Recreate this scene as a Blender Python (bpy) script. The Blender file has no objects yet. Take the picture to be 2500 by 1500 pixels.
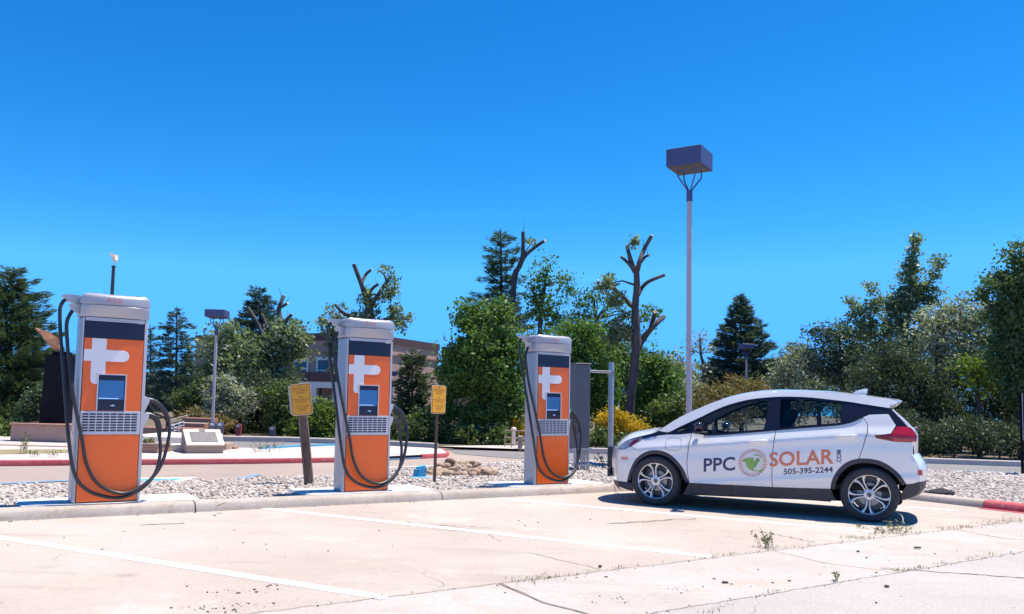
import bpy, bmesh, math, random
import numpy as np
from mathutils import Vector, Matrix
from mathutils.geometry import delaunay_2d_cdt, tessellate_polygon
R = math.radians
rng = np.random.default_rng(7); random.seed(7)
scene = bpy.context.scene
C = scene.collection

# ------------------------------------------------------------------ camera
CAM_H, CAM_P, CAM_ROLL, FPX = 1.25, 0.070, 0.029, 2000.0
cd = bpy.data.cameras.new('camera'); cam = bpy.data.objects.new('camera', cd); C.objects.link(cam)
cd.sensor_width = 36.0; cd.lens = FPX / 2500 * 36; cd.shift_y = 0.040
cd.clip_start = 0.05; cd.clip_end = 2000
CAM_R = Matrix.Rotation(math.pi / 2 + CAM_P, 3, 'X') @ Matrix.Rotation(CAM_ROLL, 3, 'Z')
cam.matrix_world = Matrix.Translation((0, 0, CAM_H)) @ CAM_R.to_4x4()
scene.camera = cam

# ------------------------------------------------------------------ sky and sun
SUN_EL, SUN_AZ = R(70.9), math.atan2(0.31, 0.155)
w = bpy.data.worlds.new('World'); scene.world = w; w.use_nodes = True
nt = w.node_tree; bg = nt.nodes['Background']
sky = nt.nodes.new('ShaderNodeTexSky'); sky.sky_type = 'NISHITA'; sky.sun_disc = False
sky.sun_elevation = SUN_EL; sky.sun_rotation = SUN_AZ
sky.altitude = 2200; sky.air_density = 1.0; sky.dust_density = 0.15; sky.ozone_density = 3.0
hs = nt.nodes.new('ShaderNodeHueSaturation'); hs.inputs['Saturation'].default_value = 1.22
hs.inputs['Value'].default_value = 1.0; hs.inputs['Hue'].default_value = 0.495
nt.links.new(sky.outputs[0], hs.inputs['Color'])
sep = nt.nodes.new('ShaderNodeSeparateColor'); com = nt.nodes.new('ShaderNodeCombineColor')   # the camera's deep, saturated blue
sq = nt.nodes.new('ShaderNodeMath'); sq.operation = 'POWER'; sq.inputs[1].default_value = 2.0
mu = nt.nodes.new('ShaderNodeMath'); mu.operation = 'MULTIPLY'; mu.inputs[1].default_value = 0.29
nt.links.new(hs.outputs[0], sep.inputs[0]); nt.links.new(sep.outputs[0], sq.inputs[0]); nt.links.new(sq.outputs[0], mu.inputs[0])
gp1 = nt.nodes.new('ShaderNodeMath'); gp1.operation = 'POWER'; gp1.inputs[1].default_value = 1.2; nt.links.new(sep.outputs[1], gp1.inputs[0])
gm1 = nt.nodes.new('ShaderNodeMath'); gm1.operation = 'MULTIPLY'; gm1.inputs[1].default_value = 0.72; nt.links.new(gp1.outputs[0], gm1.inputs[0])
gc = nt.nodes.new('ShaderNodeMath'); gc.operation = 'MINIMUM'; gc.inputs[1].default_value = 3.15; nt.links.new(gm1.outputs[0], gc.inputs[0])
gl = nt.nodes.new('ShaderNodeMath'); gl.operation = 'MULTIPLY'; gl.inputs[1].default_value = 0.20; nt.links.new(gc.outputs[0], gl.inputs[0])
mn = nt.nodes.new('ShaderNodeMath'); mn.operation = 'MINIMUM'; nt.links.new(mu.outputs[0], mn.inputs[0]); nt.links.new(gl.outputs[0], mn.inputs[1])
bm1 = nt.nodes.new('ShaderNodeMath'); bm1.operation = 'MULTIPLY'; bm1.inputs[1].default_value = 1.12; nt.links.new(sep.outputs[2], bm1.inputs[0])
nt.links.new(mn.outputs[0], com.inputs[0]); nt.links.new(gc.outputs[0], com.inputs[1]); nt.links.new(bm1.outputs[0], com.inputs[2])
nt.links.new(com.outputs[0], bg.inputs['Color']); bg.inputs['Strength'].default_value = 0.106
sl = bpy.data.lights.new('sun', 'SUN'); sl.energy = 4.2; sl.angle = R(0.53); sl.color = (1.0, 0.94, 0.84)
so = bpy.data.objects.new('sun', sl); C.objects.link(so)
sdir = Vector((math.sin(SUN_AZ) * math.cos(SUN_EL), math.cos(SUN_AZ) * math.cos(SUN_EL), math.sin(SUN_EL)))
so.rotation_mode = 'QUATERNION'; so.rotation_quaternion = sdir.to_track_quat('Z', 'Y'); so.location = (0, 0, 60)
vs = scene.view_settings; vs.view_transform = 'Standard'; vs.look = 'None'; vs.gamma = 1; vs.exposure = 0.80

# ------------------------------------------------------------------ layout helpers
def ray(px, py): return CAM_R @ Vector(((px - 1250) / FPX, -(py - 850) / FPX, -1))
def P(px, py, Y):                     # the world point seen at this spot of the photo, Y metres away
    d = ray(px, py); p = d * (Y / d.y); return Vector((p.x, p.y, p.z + CAM_H))
def G(px, py, z=0):                   # the ground point seen at this spot of the photo
    d = ray(px, py); p = d * ((z - CAM_H) / d.z); return Vector((p.x, p.y, z))
LA = R(34.7); LU = Vector((math.cos(LA), math.sin(LA), 0)); LN = Vector((-math.sin(LA), math.cos(LA), 0))
def ST(s, t, z=0): p = LU * s + LN * t; return Vector((p.x, p.y, z))   # along / across the kerb line

def link(o, parent=None):
    C.objects.link(o)
    if parent is not None: o.parent = parent
    return o
def tag(o, label=None, cat=None, group=None, kind=None):
    if label: o['label'] = label
    if cat: o['category'] = cat
    if group: o['group'] = group
    if kind: o['kind'] = kind
    return o
LEAN = Matrix.Rotation(-0.011, 4, 'Y')
def thing(name, label, cat, loc=(0, 0, 0), rz=0, group=None, lean=False):
    o = bpy.data.objects.new(name, None); link(o); o.empty_display_size = 0.2
    m = Matrix.Translation(loc) @ (LEAN if lean else Matrix()) @ Matrix.Rotation(rz, 4, 'Z')
    o.matrix_world = m
    return tag(o, label, cat, group)
def copy_tree(o, parent=None):
    c = o.copy(); C.objects.link(c); c.parent = parent
    for ch in list(o.children): copy_tree(ch, c)
    return c

# ------------------------------------------------------------------ mesh builder
class MB:
    def __init__(s): s.v = []; s.f = []; s.mi = []; s.m = 0
    def add(s, vs_, fs, m=None):
        b = len(s.v); s.v += [tuple(v) for v in vs_]
        for f in fs: s.f.append(tuple(b + i for i in f)); s.mi.append(s.m if m is None else m)
    def box(s, x0, x1, y0, y1, z0, z1, bev=0.0, M=None, m=None, seg=1):
        bm = bmesh.new(); bmesh.ops.create_cube(bm, size=1)
        for v in bm.verts: v.co = Vector(((x0 + x1) / 2 + v.co.x * (x1 - x0), (y0 + y1) / 2 + v.co.y * (y1 - y0), (z0 + z1) / 2 + v.co.z * (z1 - z0)))
        if bev > 0: bmesh.ops.bevel(bm, geom=bm.edges[:], offset=bev, segments=seg, profile=0.5, affect='EDGES')
        s.bm(bm, M, m); return s
    def bm(s, bm, M=None, m=None):
        bm.verts.index_update()
        s.add([(M @ v.co) if M is not None else v.co for v in bm.verts], [[v.index for v in f.verts] for f in bm.faces], m); bm.free()
    def lathe(s, prof, n=16, M=None, m=None, cap=True):      # profile of (r, z) about Z
        vs_ = []; fs = []
        for r, z in prof:
            for k in range(n):
                a = 2 * math.pi * k / n; v = Vector((r * math.cos(a), r * math.sin(a), z)); vs_.append(M @ v if M is not None else v)
        for i in range(len(prof) - 1):
            for k in range(n): fs.append((i * n + k, i * n + (k + 1) % n, (i + 1) * n + (k + 1) % n, (i + 1) * n + k))
        if cap: fs.append(tuple(range(n))[::-1]); fs.append(tuple((len(prof) - 1) * n + k for k in range(n)))
        s.add(vs_, fs, m); return s
    def tube(s, pts, rad, n=8, m=None, cap=True):
        pts = [Vector(p) for p in pts]; rad = rad if hasattr(rad, '__len__') else [rad] * len(pts)
        vs_ = []; fs = []; prev = None
        for i, p in enumerate(pts):
            d = (pts[min(i + 1, len(pts) - 1)] - pts[max(i - 1, 0)]).normalized()
            if prev is None:
                a = d.orthogonal().normalized()
            else:
                a = (prev - d * prev.dot(d)).normalized()
            prev = a; b = d.cross(a)
            for k in range(n):
                t = 2 * math.pi * k / n; vs_.append(p + (a * math.cos(t) + b * math.sin(t)) * rad[i])
        for i in range(len(pts) - 1):
            for k in range(n): fs.append((i * n + k, i * n + (k + 1) % n, (i + 1) * n + (k + 1) % n, (i + 1) * n + k))
        if cap: fs.append(tuple(range(n))[::-1]); fs.append(tuple((len(pts) - 1) * n + k for k in range(n)))
        s.add(vs_, fs, m); return s
    def prism(s, poly, d, M=None, m=None):                   # poly in XZ extruded along Y 0..d
        n = len(poly); vs_ = [Vector((x, 0, z)) for x, z in poly] + [Vector((x, d, z)) for x, z in poly]
        tri = tessellate_polygon([[Vector((x, z, 0)) for x, z in poly]])
        fs = [tuple(t) for t in tri] + [tuple(i + n for i in t[::-1]) for t in tri]
        fs += [(i, (i + 1) % n, (i + 1) % n + n, i + n) for i in range(n)]
        s.add([M @ v for v in vs_] if M is not None else vs_, fs, m); return s
    def build(s, name, mats, parent=None, smooth=None, loc=None):
        me = bpy.data.meshes.new(name); me.from_pydata(s.v, [], s.f)
        mats = mats if isinstance(mats, (list, tuple)) else [mats]
        for m in mats: me.materials.append(m)
        if len(mats) > 1: me.polygons.foreach_set('material_index', s.mi)
        bm = bmesh.new(); bm.from_mesh(me); bmesh.ops.recalc_face_normals(bm, faces=bm.faces[:]); bm.to_mesh(me); bm.free()
        if smooth is not None:
            me.polygons.foreach_set('use_smooth', [True] * len(me.polygons)); me.set_sharp_from_angle(angle=R(smooth))
        o = bpy.data.objects.new(name, me); link(o, parent)
        if loc is not None: o.location = loc
        return o
def raw(name, V, F, mats, parent=None, smooth=False):        # big meshes from arrays; F is (n, k)
    me = bpy.data.meshes.new(name); n, k = F.shape
    me.vertices.add(len(V)); me.vertices.foreach_set('co', np.asarray(V, np.float32).ravel())
    me.loops.add(n * k); me.loops.foreach_set('vertex_index', F.astype(np.int32).ravel())
    me.polygons.add(n); me.polygons.foreach_set('loop_start', np.arange(0, n * k, k, dtype=np.int32))
    me.update(calc_edges=True); me.validate()
    if smooth: me.polygons.foreach_set('use_smooth', [True] * n)
    me.materials.append(mats)
    return link(bpy.data.objects.new(name, me), parent)
def in_poly(X, Y, poly):
    inside = np.zeros(np.shape(X), bool); j = len(poly) - 1
    for i in range(len(poly)):
        xi, yi = poly[i][0], poly[i][1]; xj, yj = poly[j][0], poly[j][1]
        c = ((yi > Y) != (yj > Y)) & (X < (xj - xi) * (Y - yi) / (yj - yi + 1e-12) + xi); inside ^= c; j = i
    return inside
def text_mesh(body, size, width=None, spacing=1.0, bold=0.0):          # flat lettering, centred, in XY
    cu = bpy.data.curves.new('t', 'FONT'); cu.body = body; cu.size = size; cu.align_x = 'CENTER'; cu.align_y = 'CENTER'
    cu.space_line = spacing; cu.resolution_u = 3; cu.offset = size * bold
    o = bpy.data.objects.new('t', cu); C.objects.link(o)
    me = bpy.data.meshes.new_from_object(o.evaluated_get(bpy.context.evaluated_depsgraph_get()))
    V = [tuple(v.co) for v in me.vertices]; F = [tuple(p.vertices) for p in me.polygons]
    bpy.data.objects.remove(o); bpy.data.meshes.remove(me); bpy.data.curves.remove(cu)
    xs = [v[0] for v in V]; ys = [v[1] for v in V]; cx = (min(xs) + max(xs)) / 2; cy = (min(ys) + max(ys)) / 2
    k = width / (max(xs) - min(xs)) if width else 1.0
    return [((v[0] - cx) * k, v[1] - cy) for v in V], F

# ------------------------------------------------------------------ materials
def new_mat(name):
    m = bpy.data.materials.new(name); m.use_nodes = True; n = m.node_tree
    return m, n, n.nodes['Principled BSDF']
def nd(n, t, **kw):
    x = n.nodes.new(t)
    for k, v in kw.items():
        if k in x.inputs: x.inputs[k].default_value = v
        else: setattr(x, k, v)
    return x
def ramp(n, fac, stops):
    r = n.nodes.new('ShaderNodeValToRGB'); e = r.color_ramp.elements
    while len(e) < len(stops): e.new(0.5)
    for el, (p, c) in zip(e, stops): el.position = p; el.color = (*c, 1)
    n.links.new(fac, r.inputs[0]); return r.outputs[0]
def mix(n, fac, a, b, mode='MIX'):
    x = n.nodes.new('ShaderNodeMixRGB'); x.blend_type = mode
    for s, v in ((0, fac), (1, a), (2, b)):
        if isinstance(v, (int, float)): x.inputs[s].default_value = v
        elif isinstance(v, tuple): x.inputs[s].default_value = (*v, 1)
        else: n.links.new(v, x.inputs[s])
    return x.outputs[0]
def noise(n, scale, detail=4, rough=0.6, coord=None):
    x = nd(n, 'ShaderNodeTexNoise', Scale=scale, Detail=detail, Roughness=rough)
    if coord is not None: n.links.new(coord, x.inputs['Vector'])
    return x.outputs[0]
def objcoord(n): return n.nodes.new('ShaderNodeTexCoord').outputs['Object']
def bump(n, b, h, strength, dist):
    x = nd(n, 'ShaderNodeBump', Strength=strength, Distance=dist); n.links.new(h, x.inputs['Height']); n.links.new(x.outputs[0], b.inputs['Normal'])
def simple(name, col, rough=0.5, metal=0.0, var=0.12, scale=6, bmp=0.0, coat=0.0):
    m, n, b = new_mat(name); co = objcoord(n)
    f = noise(n, scale, 5, 0.65, co)
    c = ramp(n, f, [(0.3, tuple(x * (1 - var) for x in col)), (0.7, tuple(min(1, x * (1 + var)) for x in col))])
    n.links.new(c, b.inputs['Base Color']); b.inputs['Roughness'].default_value = rough; b.inputs['Metallic'].default_value = metal
    b.inputs['Coat Weight'].default_value = coat
    if bmp: bump(n, b, noise(n, scale * 12, 3, 0.6, co), bmp, 0.01)
    return m
def paving(name, base, alt, dirt, scale=0.35, speck=0.25, crack=0.0, rough=0.9, grain=220, crack_scale=0.33, stain=0.0):
    m, n, b = new_mat(name); co = objcoord(n)
    f1 = noise(n, scale, 6, 0.62, co); c = ramp(n, f1, [(0.32, base), (0.62, alt)])
    f2 = noise(n, scale * 4.3, 6, 0.7, co); st = ramp(n, f2, [(0.52, (0, 0, 0)), (0.72, (1, 1, 1))]); c = mix(n, st, c, dirt)
    f3 = noise(n, grain, 2, 0.8, co); g = ramp(n, f3, [(0.25, (1 - speck,) * 3), (0.6, (1, 1, 1)), (0.85, (1 + speck * 0.5,) * 3)])
    c = mix(n, 1.0, c, g, 'MULTIPLY')
    f4 = noise(n, 28, 3, 0.7, co); g2 = ramp(n, f4, [(0.3, (0.9,) * 3), (0.6, (1.03,) * 3)]); c = mix(n, 1.0, c, g2, 'MULTIPLY')
    h = f3
    if stain:                                   # old oil drips, tyre scuffs and washed-out pale patches
        mp = n.nodes.new('ShaderNodeMapping'); mp.inputs['Rotation'].default_value = (0, 0, R(27)); mp.inputs['Scale'].default_value = (0.5, 3.2, 1); n.links.new(co, mp.inputs[0])
        sk = ramp(n, noise(n, 1.0, 5, 0.65, mp.outputs[0]), [(0.54, (0, 0, 0)), (0.72, (stain * 0.42,) * 3)]); c = mix(n, sk, c, tuple(x * 0.62 for x in base))
        dr = nd(n, 'ShaderNodeTexVoronoi', Scale=1.3); n.links.new(co, dr.inputs['Vector'])
        dk = mix(n, 1.0, ramp(n, dr.outputs[0], [(0.04, (1, 1, 1)), (0.13, (0, 0, 0))]), ramp(n, noise(n, 0.6, 2, 0.5, co), [(0.52, (0, 0, 0)), (0.62, (stain * 0.5,) * 3)]), 'MULTIPLY'); c = mix(n, dk, c, tuple(x * 0.5 for x in base))
        pl = ramp(n, noise(n, 0.75, 6, 0.72, co), [(0.55, (0, 0, 0)), (0.74, (stain * 0.75,) * 3)]); c = mix(n, pl, c, (0.66, 0.59, 0.55))
    if crack:
        wp = nd(n, 'ShaderNodeTexNoise', Scale=1.1, Detail=5); n.links.new(co, wp.inputs['Vector'])
        ad = nd(n, 'ShaderNodeVectorMath', operation='MULTIPLY_ADD'); n.links.new(wp.outputs['Color'], ad.inputs[0]); ad.inputs[1].default_value = (1.3, 1.3, 1.3); n.links.new(co, ad.inputs[2])
        v = nd(n, 'ShaderNodeTexVoronoi', Scale=crack_scale, feature='DISTANCE_TO_EDGE'); n.links.new(ad.outputs[0], v.inputs['Vector'])
        k = ramp(n, v.outputs[0], [(0.0, (1, 1, 1)), (0.0035, (0, 0, 0))])
        gate = ramp(n, noise(n, 0.8, 2, 0.5, co), [(0.48, (0, 0, 0)), (0.6, (crack,) * 3)])
        kk = mix(n, 1.0, k, gate, 'MULTIPLY'); c = mix(n, kk, c, (0.07, 0.055, 0.045))
    n.links.new(c, b.inputs['Base Color']); b.inputs['Roughness'].default_value = rough
    b.inputs['Specular IOR Level'].default_value = 0.25
    bump(n, b, h, 0.5, 0.006)
    return m
def leafmat(name, dark, light, trans=0.35, tip=None, gloss=0.5):
    m = bpy.data.materials.new(name); m.use_nodes = True; n = m.node_tree; b = n.nodes['Principled BSDF']
    geo = n.nodes.new('ShaderNodeNewGeometry'); co = objcoord(n)
    f = noise(n, 1.5, 2, 0.5, co); a = n.nodes.new('ShaderNodeMath'); a.operation = 'MULTIPLY_ADD'
    n.links.new(geo.outputs['Random Per Island'], a.inputs[0]); a.inputs[1].default_value = 0.42
    s = n.nodes.new('ShaderNodeMath'); s.operation = 'MULTIPLY'; n.links.new(f, s.inputs[0]); s.inputs[1].default_value = 0.72
    n.links.new(s.outputs[0], a.inputs[2])
    stops = [(0.15, dark), (0.8, light)]
    if tip: stops = [(0.1, dark), (0.62, light), (0.86, tip)]
    c = ramp(n, a.outputs[0], stops)
    n.links.new(c, b.inputs['Base Color']); b.inputs['Roughness'].default_value = gloss; b.inputs['Specular IOR Level'].default_value = 0.3
    t = n.nodes.new('ShaderNodeBsdfTranslucent'); tc = mix(n, 1.0, c, (1.1, 1.25, 0.5), 'MULTIPLY'); n.links.new(tc, t.inputs[0])
    mx = n.nodes.new('ShaderNodeMixShader'); mx.inputs[0].default_value = trans
    n.links.new(b.outputs[0], mx.inputs[1]); n.links.new(t.outputs[0], mx.inputs[2]); n.links.new(mx.outputs[0], n.nodes['Material Output'].inputs[0])
    return m
def barkmat(name, a, bcol):
    m, n, b = new_mat(name); co = objcoord(n)
    mp = n.nodes.new('ShaderNodeMapping'); mp.inputs['Scale'].default_value = (9, 9, 1.6); n.links.new(co, mp.inputs[0])
    f = noise(n, 1.5, 6, 0.7, mp.outputs[0]); c = ramp(n, f, [(0.35, a), (0.65, bcol)]); n.links.new(c, b.inputs['Base Color'])
    b.inputs['Roughness'].default_value = 0.95; bump(n, b, f, 0.9, 0.05); return m
def glassmat(name, tint, rough=0.02):
    m = bpy.data.materials.new(name); m.use_nodes = True; n = m.node_tree; n.nodes.remove(n.nodes['Principled BSDF'])
    t = n.nodes.new('ShaderNodeBsdfTransparent'); t.inputs[0].default_value = (*tint, 1)
    g = nd(n, 'ShaderNodeBsdfGlossy', Roughness=rough); fr = nd(n, 'ShaderNodeFresnel', IOR=1.5)
    mx = n.nodes.new('ShaderNodeMixShader'); n.links.new(fr.outputs[0], mx.inputs[0]); n.links.new(t.outputs[0], mx.inputs[1]); n.links.new(g.outputs[0], mx.inputs[2])
    n.links.new(mx.outputs[0], n.nodes['Material Output'].inputs[0]); return m
def brickmat(name, a, bcol, mortar, scale=4.0):
    m, n, b = new_mat(name); co = objcoord(n)
    mp = n.nodes.new('ShaderNodeMapping'); mp.inputs['Rotation'].default_value = (math.pi / 2, 0, 0); n.links.new(co, mp.inputs[0])
    t = nd(n, 'ShaderNodeTexBrick', Scale=scale, Color1=(*a, 1), Color2=(*bcol, 1), Mortar=(*mortar, 1)); t.inputs['Mortar Size'].default_value = 0.025
    n.links.new(mp.outputs[0], t.inputs['Vector']); n.links.new(t.outputs[0], b.inputs['Base Color']); b.inputs['Roughness'].default_value = 0.9; return m

MT = {}
MT['lot'] = paving('lot_asphalt', (0.46, 0.375, 0.315), (0.575, 0.49, 0.43), (0.54, 0.445, 0.355), crack=0.7, speck=0.34, stain=0.8)
MT['farlot'] = paving('far_lot_asphalt', (0.36, 0.28, 0.235), (0.44, 0.35, 0.30), (0.40, 0.30, 0.235), crack=0.6, speck=0.25)
MT['street'] = paving('street_asphalt', (0.47, 0.415, 0.385), (0.55, 0.495, 0.46), (0.50, 0.43, 0.38), crack=0.7, speck=0.55, grain=100, stain=0.5)
MT['farroad'] = paving('far_road_asphalt', (0.21, 0.20, 0.20), (0.26, 0.245, 0.24), (0.24, 0.215, 0.20), crack=0.5, speck=0.3)
MT['gutter'] = paving('gutter_concrete', (0.48, 0.41, 0.365), (0.55, 0.485, 0.445), (0.47, 0.38, 0.30), scale=0.7, speck=0.2, crack=0.0, stain=0.6)
MT['kerb'] = paving('kerb_concrete', (0.45, 0.37, 0.31), (0.55, 0.47, 0.41), (0.38, 0.30, 0.24), scale=1.6, speck=0.2)
MT['pad'] = paving('pad_concrete', (0.68, 0.66, 0.63), (0.75, 0.73, 0.70), (0.62, 0.58, 0.53), scale=1.3, speck=0.08)
MT['walk'] = paving('sidewalk_concrete', (0.55, 0.46, 0.415), (0.62, 0.53, 0.49), (0.50, 0.40, 0.34), scale=0.8, speck=0.15)
MT['redpaint'] = paving('red_kerb_paint', (0.50, 0.075, 0.095), (0.56, 0.12, 0.135), (0.52, 0.26, 0.235), scale=3.5, speck=0.22, rough=0.8)
MT['bluepaint'] = paving('blue_paint', (0.06, 0.36, 0.56), (0.10, 0.45, 0.66), (0.32, 0.50, 0.60), scale=2.5, speck=0.15, rough=0.7)
MT['paleblue'] = paving('worn_blue_paint', (0.14, 0.28, 0.48), (0.27, 0.37, 0.50), (0.38, 0.37, 0.39), scale=1.6, speck=0.2, rough=0.8)
MT['earth'] = paving('planting_bed_earth', (0.16, 0.115, 0.075), (0.23, 0.17, 0.11), (0.13, 0.11, 0.06), scale=1.0, speck=0.4, grain=60)
MT['drygrass'] = paving('dry_grass_soil', (0.30, 0.24, 0.13), (0.36, 0.30, 0.18), (0.22, 0.22, 0.09), scale=1.6, speck=0.4, grain=50)
MT['gravelbase'] = paving('gravel_bed', (0.36, 0.30, 0.26), (0.44, 0.38, 0.33), (0.30, 0.24, 0.20), scale=3, speck=0.6, grain=30)
m, n, b = new_mat('white_line_paint'); co = objcoord(n)
c = ramp(n, noise(n, 30, 4, 0.75, co), [(0.27, (0.52, 0.45, 0.40)), (0.34, (0.88, 0.87, 0.85))]); n.links.new(c, b.inputs['Base Color']); b.inputs['Roughness'].default_value = 0.7; MT['line'] = m
m, n, b = new_mat('gravel_stone'); geo = n.nodes.new('ShaderNodeNewGeometry')
c = ramp(n, geo.outputs['Random Per Island'], [(0.0, (0.27, 0.215, 0.185)), (0.3, (0.42, 0.35, 0.305)), (0.75, (0.53, 0.455, 0.405)), (1.0, (0.64, 0.58, 0.53))]); n.links.new(c, b.inputs['Base Color']); b.inputs['Roughness'].default_value = 0.9; MT['stone'] = m
m, n, b = new_mat('river_rock'); oi = n.nodes.new('ShaderNodeObjectInfo')
c = ramp(n, oi.outputs['Random'], [(0.0, (0.24, 0.145, 0.095)), (0.45, (0.42, 0.30, 0.21)), (1.0, (0.54, 0.43, 0.33))]); f = noise(n, 3, 5, 0.7, objcoord(n)); c = mix(n, 0.5, c, ramp(n, f, [(0.3, (0.5, 0.45, 0.4)), (0.7, (1.1, 1.1, 1.1))]), 'MULTIPLY')
n.links.new(c, b.inputs['Base Color']); b.inputs['Roughness'].default_value = 0.9; MT['rock'] = m
MT['paint'] = simple('white_car_paint', (0.80, 0.775, 0.76), 0.26, var=0.015, coat=1.0)
MT['blackplastic'] = simple('black_plastic', (0.036, 0.037, 0.050), 0.55, var=0.2, scale=20)
MT['blackgloss'] = simple('gloss_black_trim', (0.016, 0.017, 0.030), 0.12, var=0.1)
MT['rubber'] = simple('tyre_rubber', (0.036, 0.036, 0.042), 0.8, var=0.25, scale=30)
MT['alloy'] = simple('alloy_wheel', (0.62, 0.62, 0.64), 0.3, 0.85, var=0.05)
MT['alloydark'] = simple('alloy_recess', (0.12, 0.12, 0.13), 0.45, 0.6)
MT['disc'] = simple('brake_disc', (0.30, 0.29, 0.28), 0.4, 0.8, var=0.2)
MT['dark'] = simple('dark_underbody', (0.010, 0.010, 0.012), 0.9)
MT['seat'] = simple('seat_fabric', (0.030, 0.030, 0.036), 0.85, var=0.2, scale=30)
MT['redlens'] = simple('red_lamp_lens', (0.42, 0.008, 0.018), 0.1, var=0.25, scale=9, coat=1.0)
MT['reddark'] = simple('dark_red_lens', (0.16, 0.006, 0.016), 0.15, var=0.2, scale=9)
MT['lens'] = simple('headlamp_lens', (0.30, 0.34, 0.42), 0.08, 0.3, var=0.6, scale=14, coat=1.0)
MT['chrome'] = simple('chrome', (0.75, 0.75, 0.77), 0.12, 1.0, var=0.03)
MT['glass'] = glassmat('tinted_car_glass', (0.74, 0.84, 0.86))
MT['screenglass'] = glassmat('windscreen_glass', (0.70, 0.78, 0.80))
MT['navy'] = simple('navy_vinyl', (0.030, 0.034, 0.13), 0.4)
MT['orangevinyl'] = simple('orange_vinyl', (0.72, 0.20, 0.10), 0.4)
MT['salmon'] = simple('salmon_vinyl', (0.74, 0.27, 0.17), 0.4)
MT['maroon'] = simple('maroon_vinyl', (0.38, 0.09, 0.14), 0.4)
MT['greenvinyl'] = simple('green_vinyl', (0.24, 0.42, 0.10), 0.4, var=0.2)
MT['cream'] = simple('cream_vinyl', (0.74, 0.71, 0.68), 0.4, var=0.02)
MT['silver'] = simple('silver_grey_cabinet', (0.42, 0.41, 0.44), 0.36, 0.2, var=0.03)
MT['orange'] = simple('orange_panel', (0.92, 0.150, 0.022), 0.32, var=0.05, scale=2)
MT['logo'] = simple('pale_grey_graphic', (0.86, 0.82, 0.81), 0.4, var=0.03)
MT['bandglass'] = simple('dark_glass_band', (0.010, 0.011, 0.036), 0.3, var=0.1)
m, n, b = new_mat('display_screen'); b.inputs['Base Color'].default_value = (0.012, 0.03, 0.09, 1); b.inputs['Roughness'].default_value = 0.12
b.inputs['Emission Color'].default_value = (0.03, 0.12, 0.36, 1); b.inputs['Emission Strength'].default_value = 0.45; MT['screen'] = m
m, n, b = new_mat('display_bar'); b.inputs['Base Color'].default_value = (0.3, 0.5, 0.8, 1); b.inputs['Emission Color'].default_value = (0.35, 0.55, 0.9, 1); b.inputs['Emission Strength'].default_value = 0.4; MT['screenline'] = m
MT['redletter'] = simple('faded_red_letter', (0.66, 0.20, 0.20), 0.5)
MT['cable'] = simple('cable_sheath', (0.030, 0.028, 0.030), 0.38, var=0.2, scale=10)
MT['lightplastic'] = simple('light_grey_plastic', (0.58, 0.57, 0.62), 0.45, var=0.03)
MT['slot'] = simple('vent_slot', (0.02, 0.02, 0.025), 0.8)
MT['sign'] = simple('yellow_sign_face', (0.98, 0.44, 0.035), 0.45, var=0.06, scale=9)
MT['signedge'] = simple('sign_rim', (0.95, 0.66, 0.32), 0.45, var=0.05)
MT['signink'] = simple('brown_sign_ink', (0.34, 0.11, 0.035), 0.6)
MT['wood'] = barkmat('weathered_post_wood', (0.16, 0.10, 0.075), (0.32, 0.22, 0.17))
MT['rust'] = simple('rusty_steel', (0.11, 0.075, 0.06), 0.6, 0.5, var=0.3, scale=15)
MT['galv'] = simple('galvanised_steel', (0.42, 0.42, 0.44), 0.45, 0.6, var=0.12, scale=9)
MT['greybox'] = simple('grey_enclosure', (0.115, 0.118, 0.135), 0.5, 0.2, var=0.08, scale=3)
MT['lampblue'] = simple('flare_blue_lamp', (0.075, 0.085, 0.19), 0.5, 0.2, var=0.08)  # blue cast of lens flare put into the lamp colour
MT['pole'] = simple('grey_painted_pole', (0.46, 0.41, 0.46), 0.45, 0.1, var=0.05)
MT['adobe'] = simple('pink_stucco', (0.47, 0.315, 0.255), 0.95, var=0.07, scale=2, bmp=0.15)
MT['adobedark'] = simple('brown_and_shaded_stucco', (0.40, 0.26, 0.215), 0.95, var=0.1, scale=2, bmp=0.15)  # own colour of brown walls; on the building, shade put into the stucco
MT['cornice'] = simple('brown_coping', (0.10, 0.055, 0.06), 0.8, var=0.15)
MT['whitetrim'] = simple('white_painted_trim', (0.74, 0.72, 0.70), 0.6, var=0.04)
MT['windowglass'] = simple('window_pane', (0.05, 0.06, 0.08), 0.08, var=0.3, scale=2)
MT['darkdoor'] = simple('near_black_wall', (0.05, 0.04, 0.045), 0.6)  # even near-black tone, used on the pavilion's back wall
MT['brick'] = brickmat('red_brick', (0.30, 0.115, 0.075), (0.37, 0.16, 0.10), (0.45, 0.37, 0.31), 7)
MT['tan'] = simple('tan_concrete', (0.40, 0.29, 0.22), 0.9, var=0.08, scale=3, bmp=0.2)
MT['paletan'] = simple('pale_stone', (0.72, 0.63, 0.53), 0.9, var=0.06, scale=4)
MT['plaque'] = simple('bronze_plaque', (0.20, 0.18, 0.17), 0.5, 0.4, var=0.2, scale=14)
MT['black'] = simple('black_stone', (0.010, 0.010, 0.016), 0.6, var=0.3, scale=3)
MT['black'].node_tree.nodes['Principled BSDF'].inputs['Specular IOR Level'].default_value = 0.08
MT['bronze'] = simple('brown_bronze', (0.45, 0.20, 0.10), 0.5, 0.3, var=0.2, scale=8)
MT['gold'] = simple('gilded_metal', (0.72, 0.66, 0.54), 0.5, 0.3, var=0.1)
MT['meter'] = simple('parking_meter_grey', (0.10, 0.10, 0.13), 0.4, 0.4)
MT['meterred'] = simple('red_meter', (0.30, 0.05, 0.06), 0.5)
MT['metergreen'] = simple('green_meter', (0.04, 0.10, 0.07), 0.5)
MT['teal'] = simple('teal_painted_beam', (0.16, 0.24, 0.25), 0.7)
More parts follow.
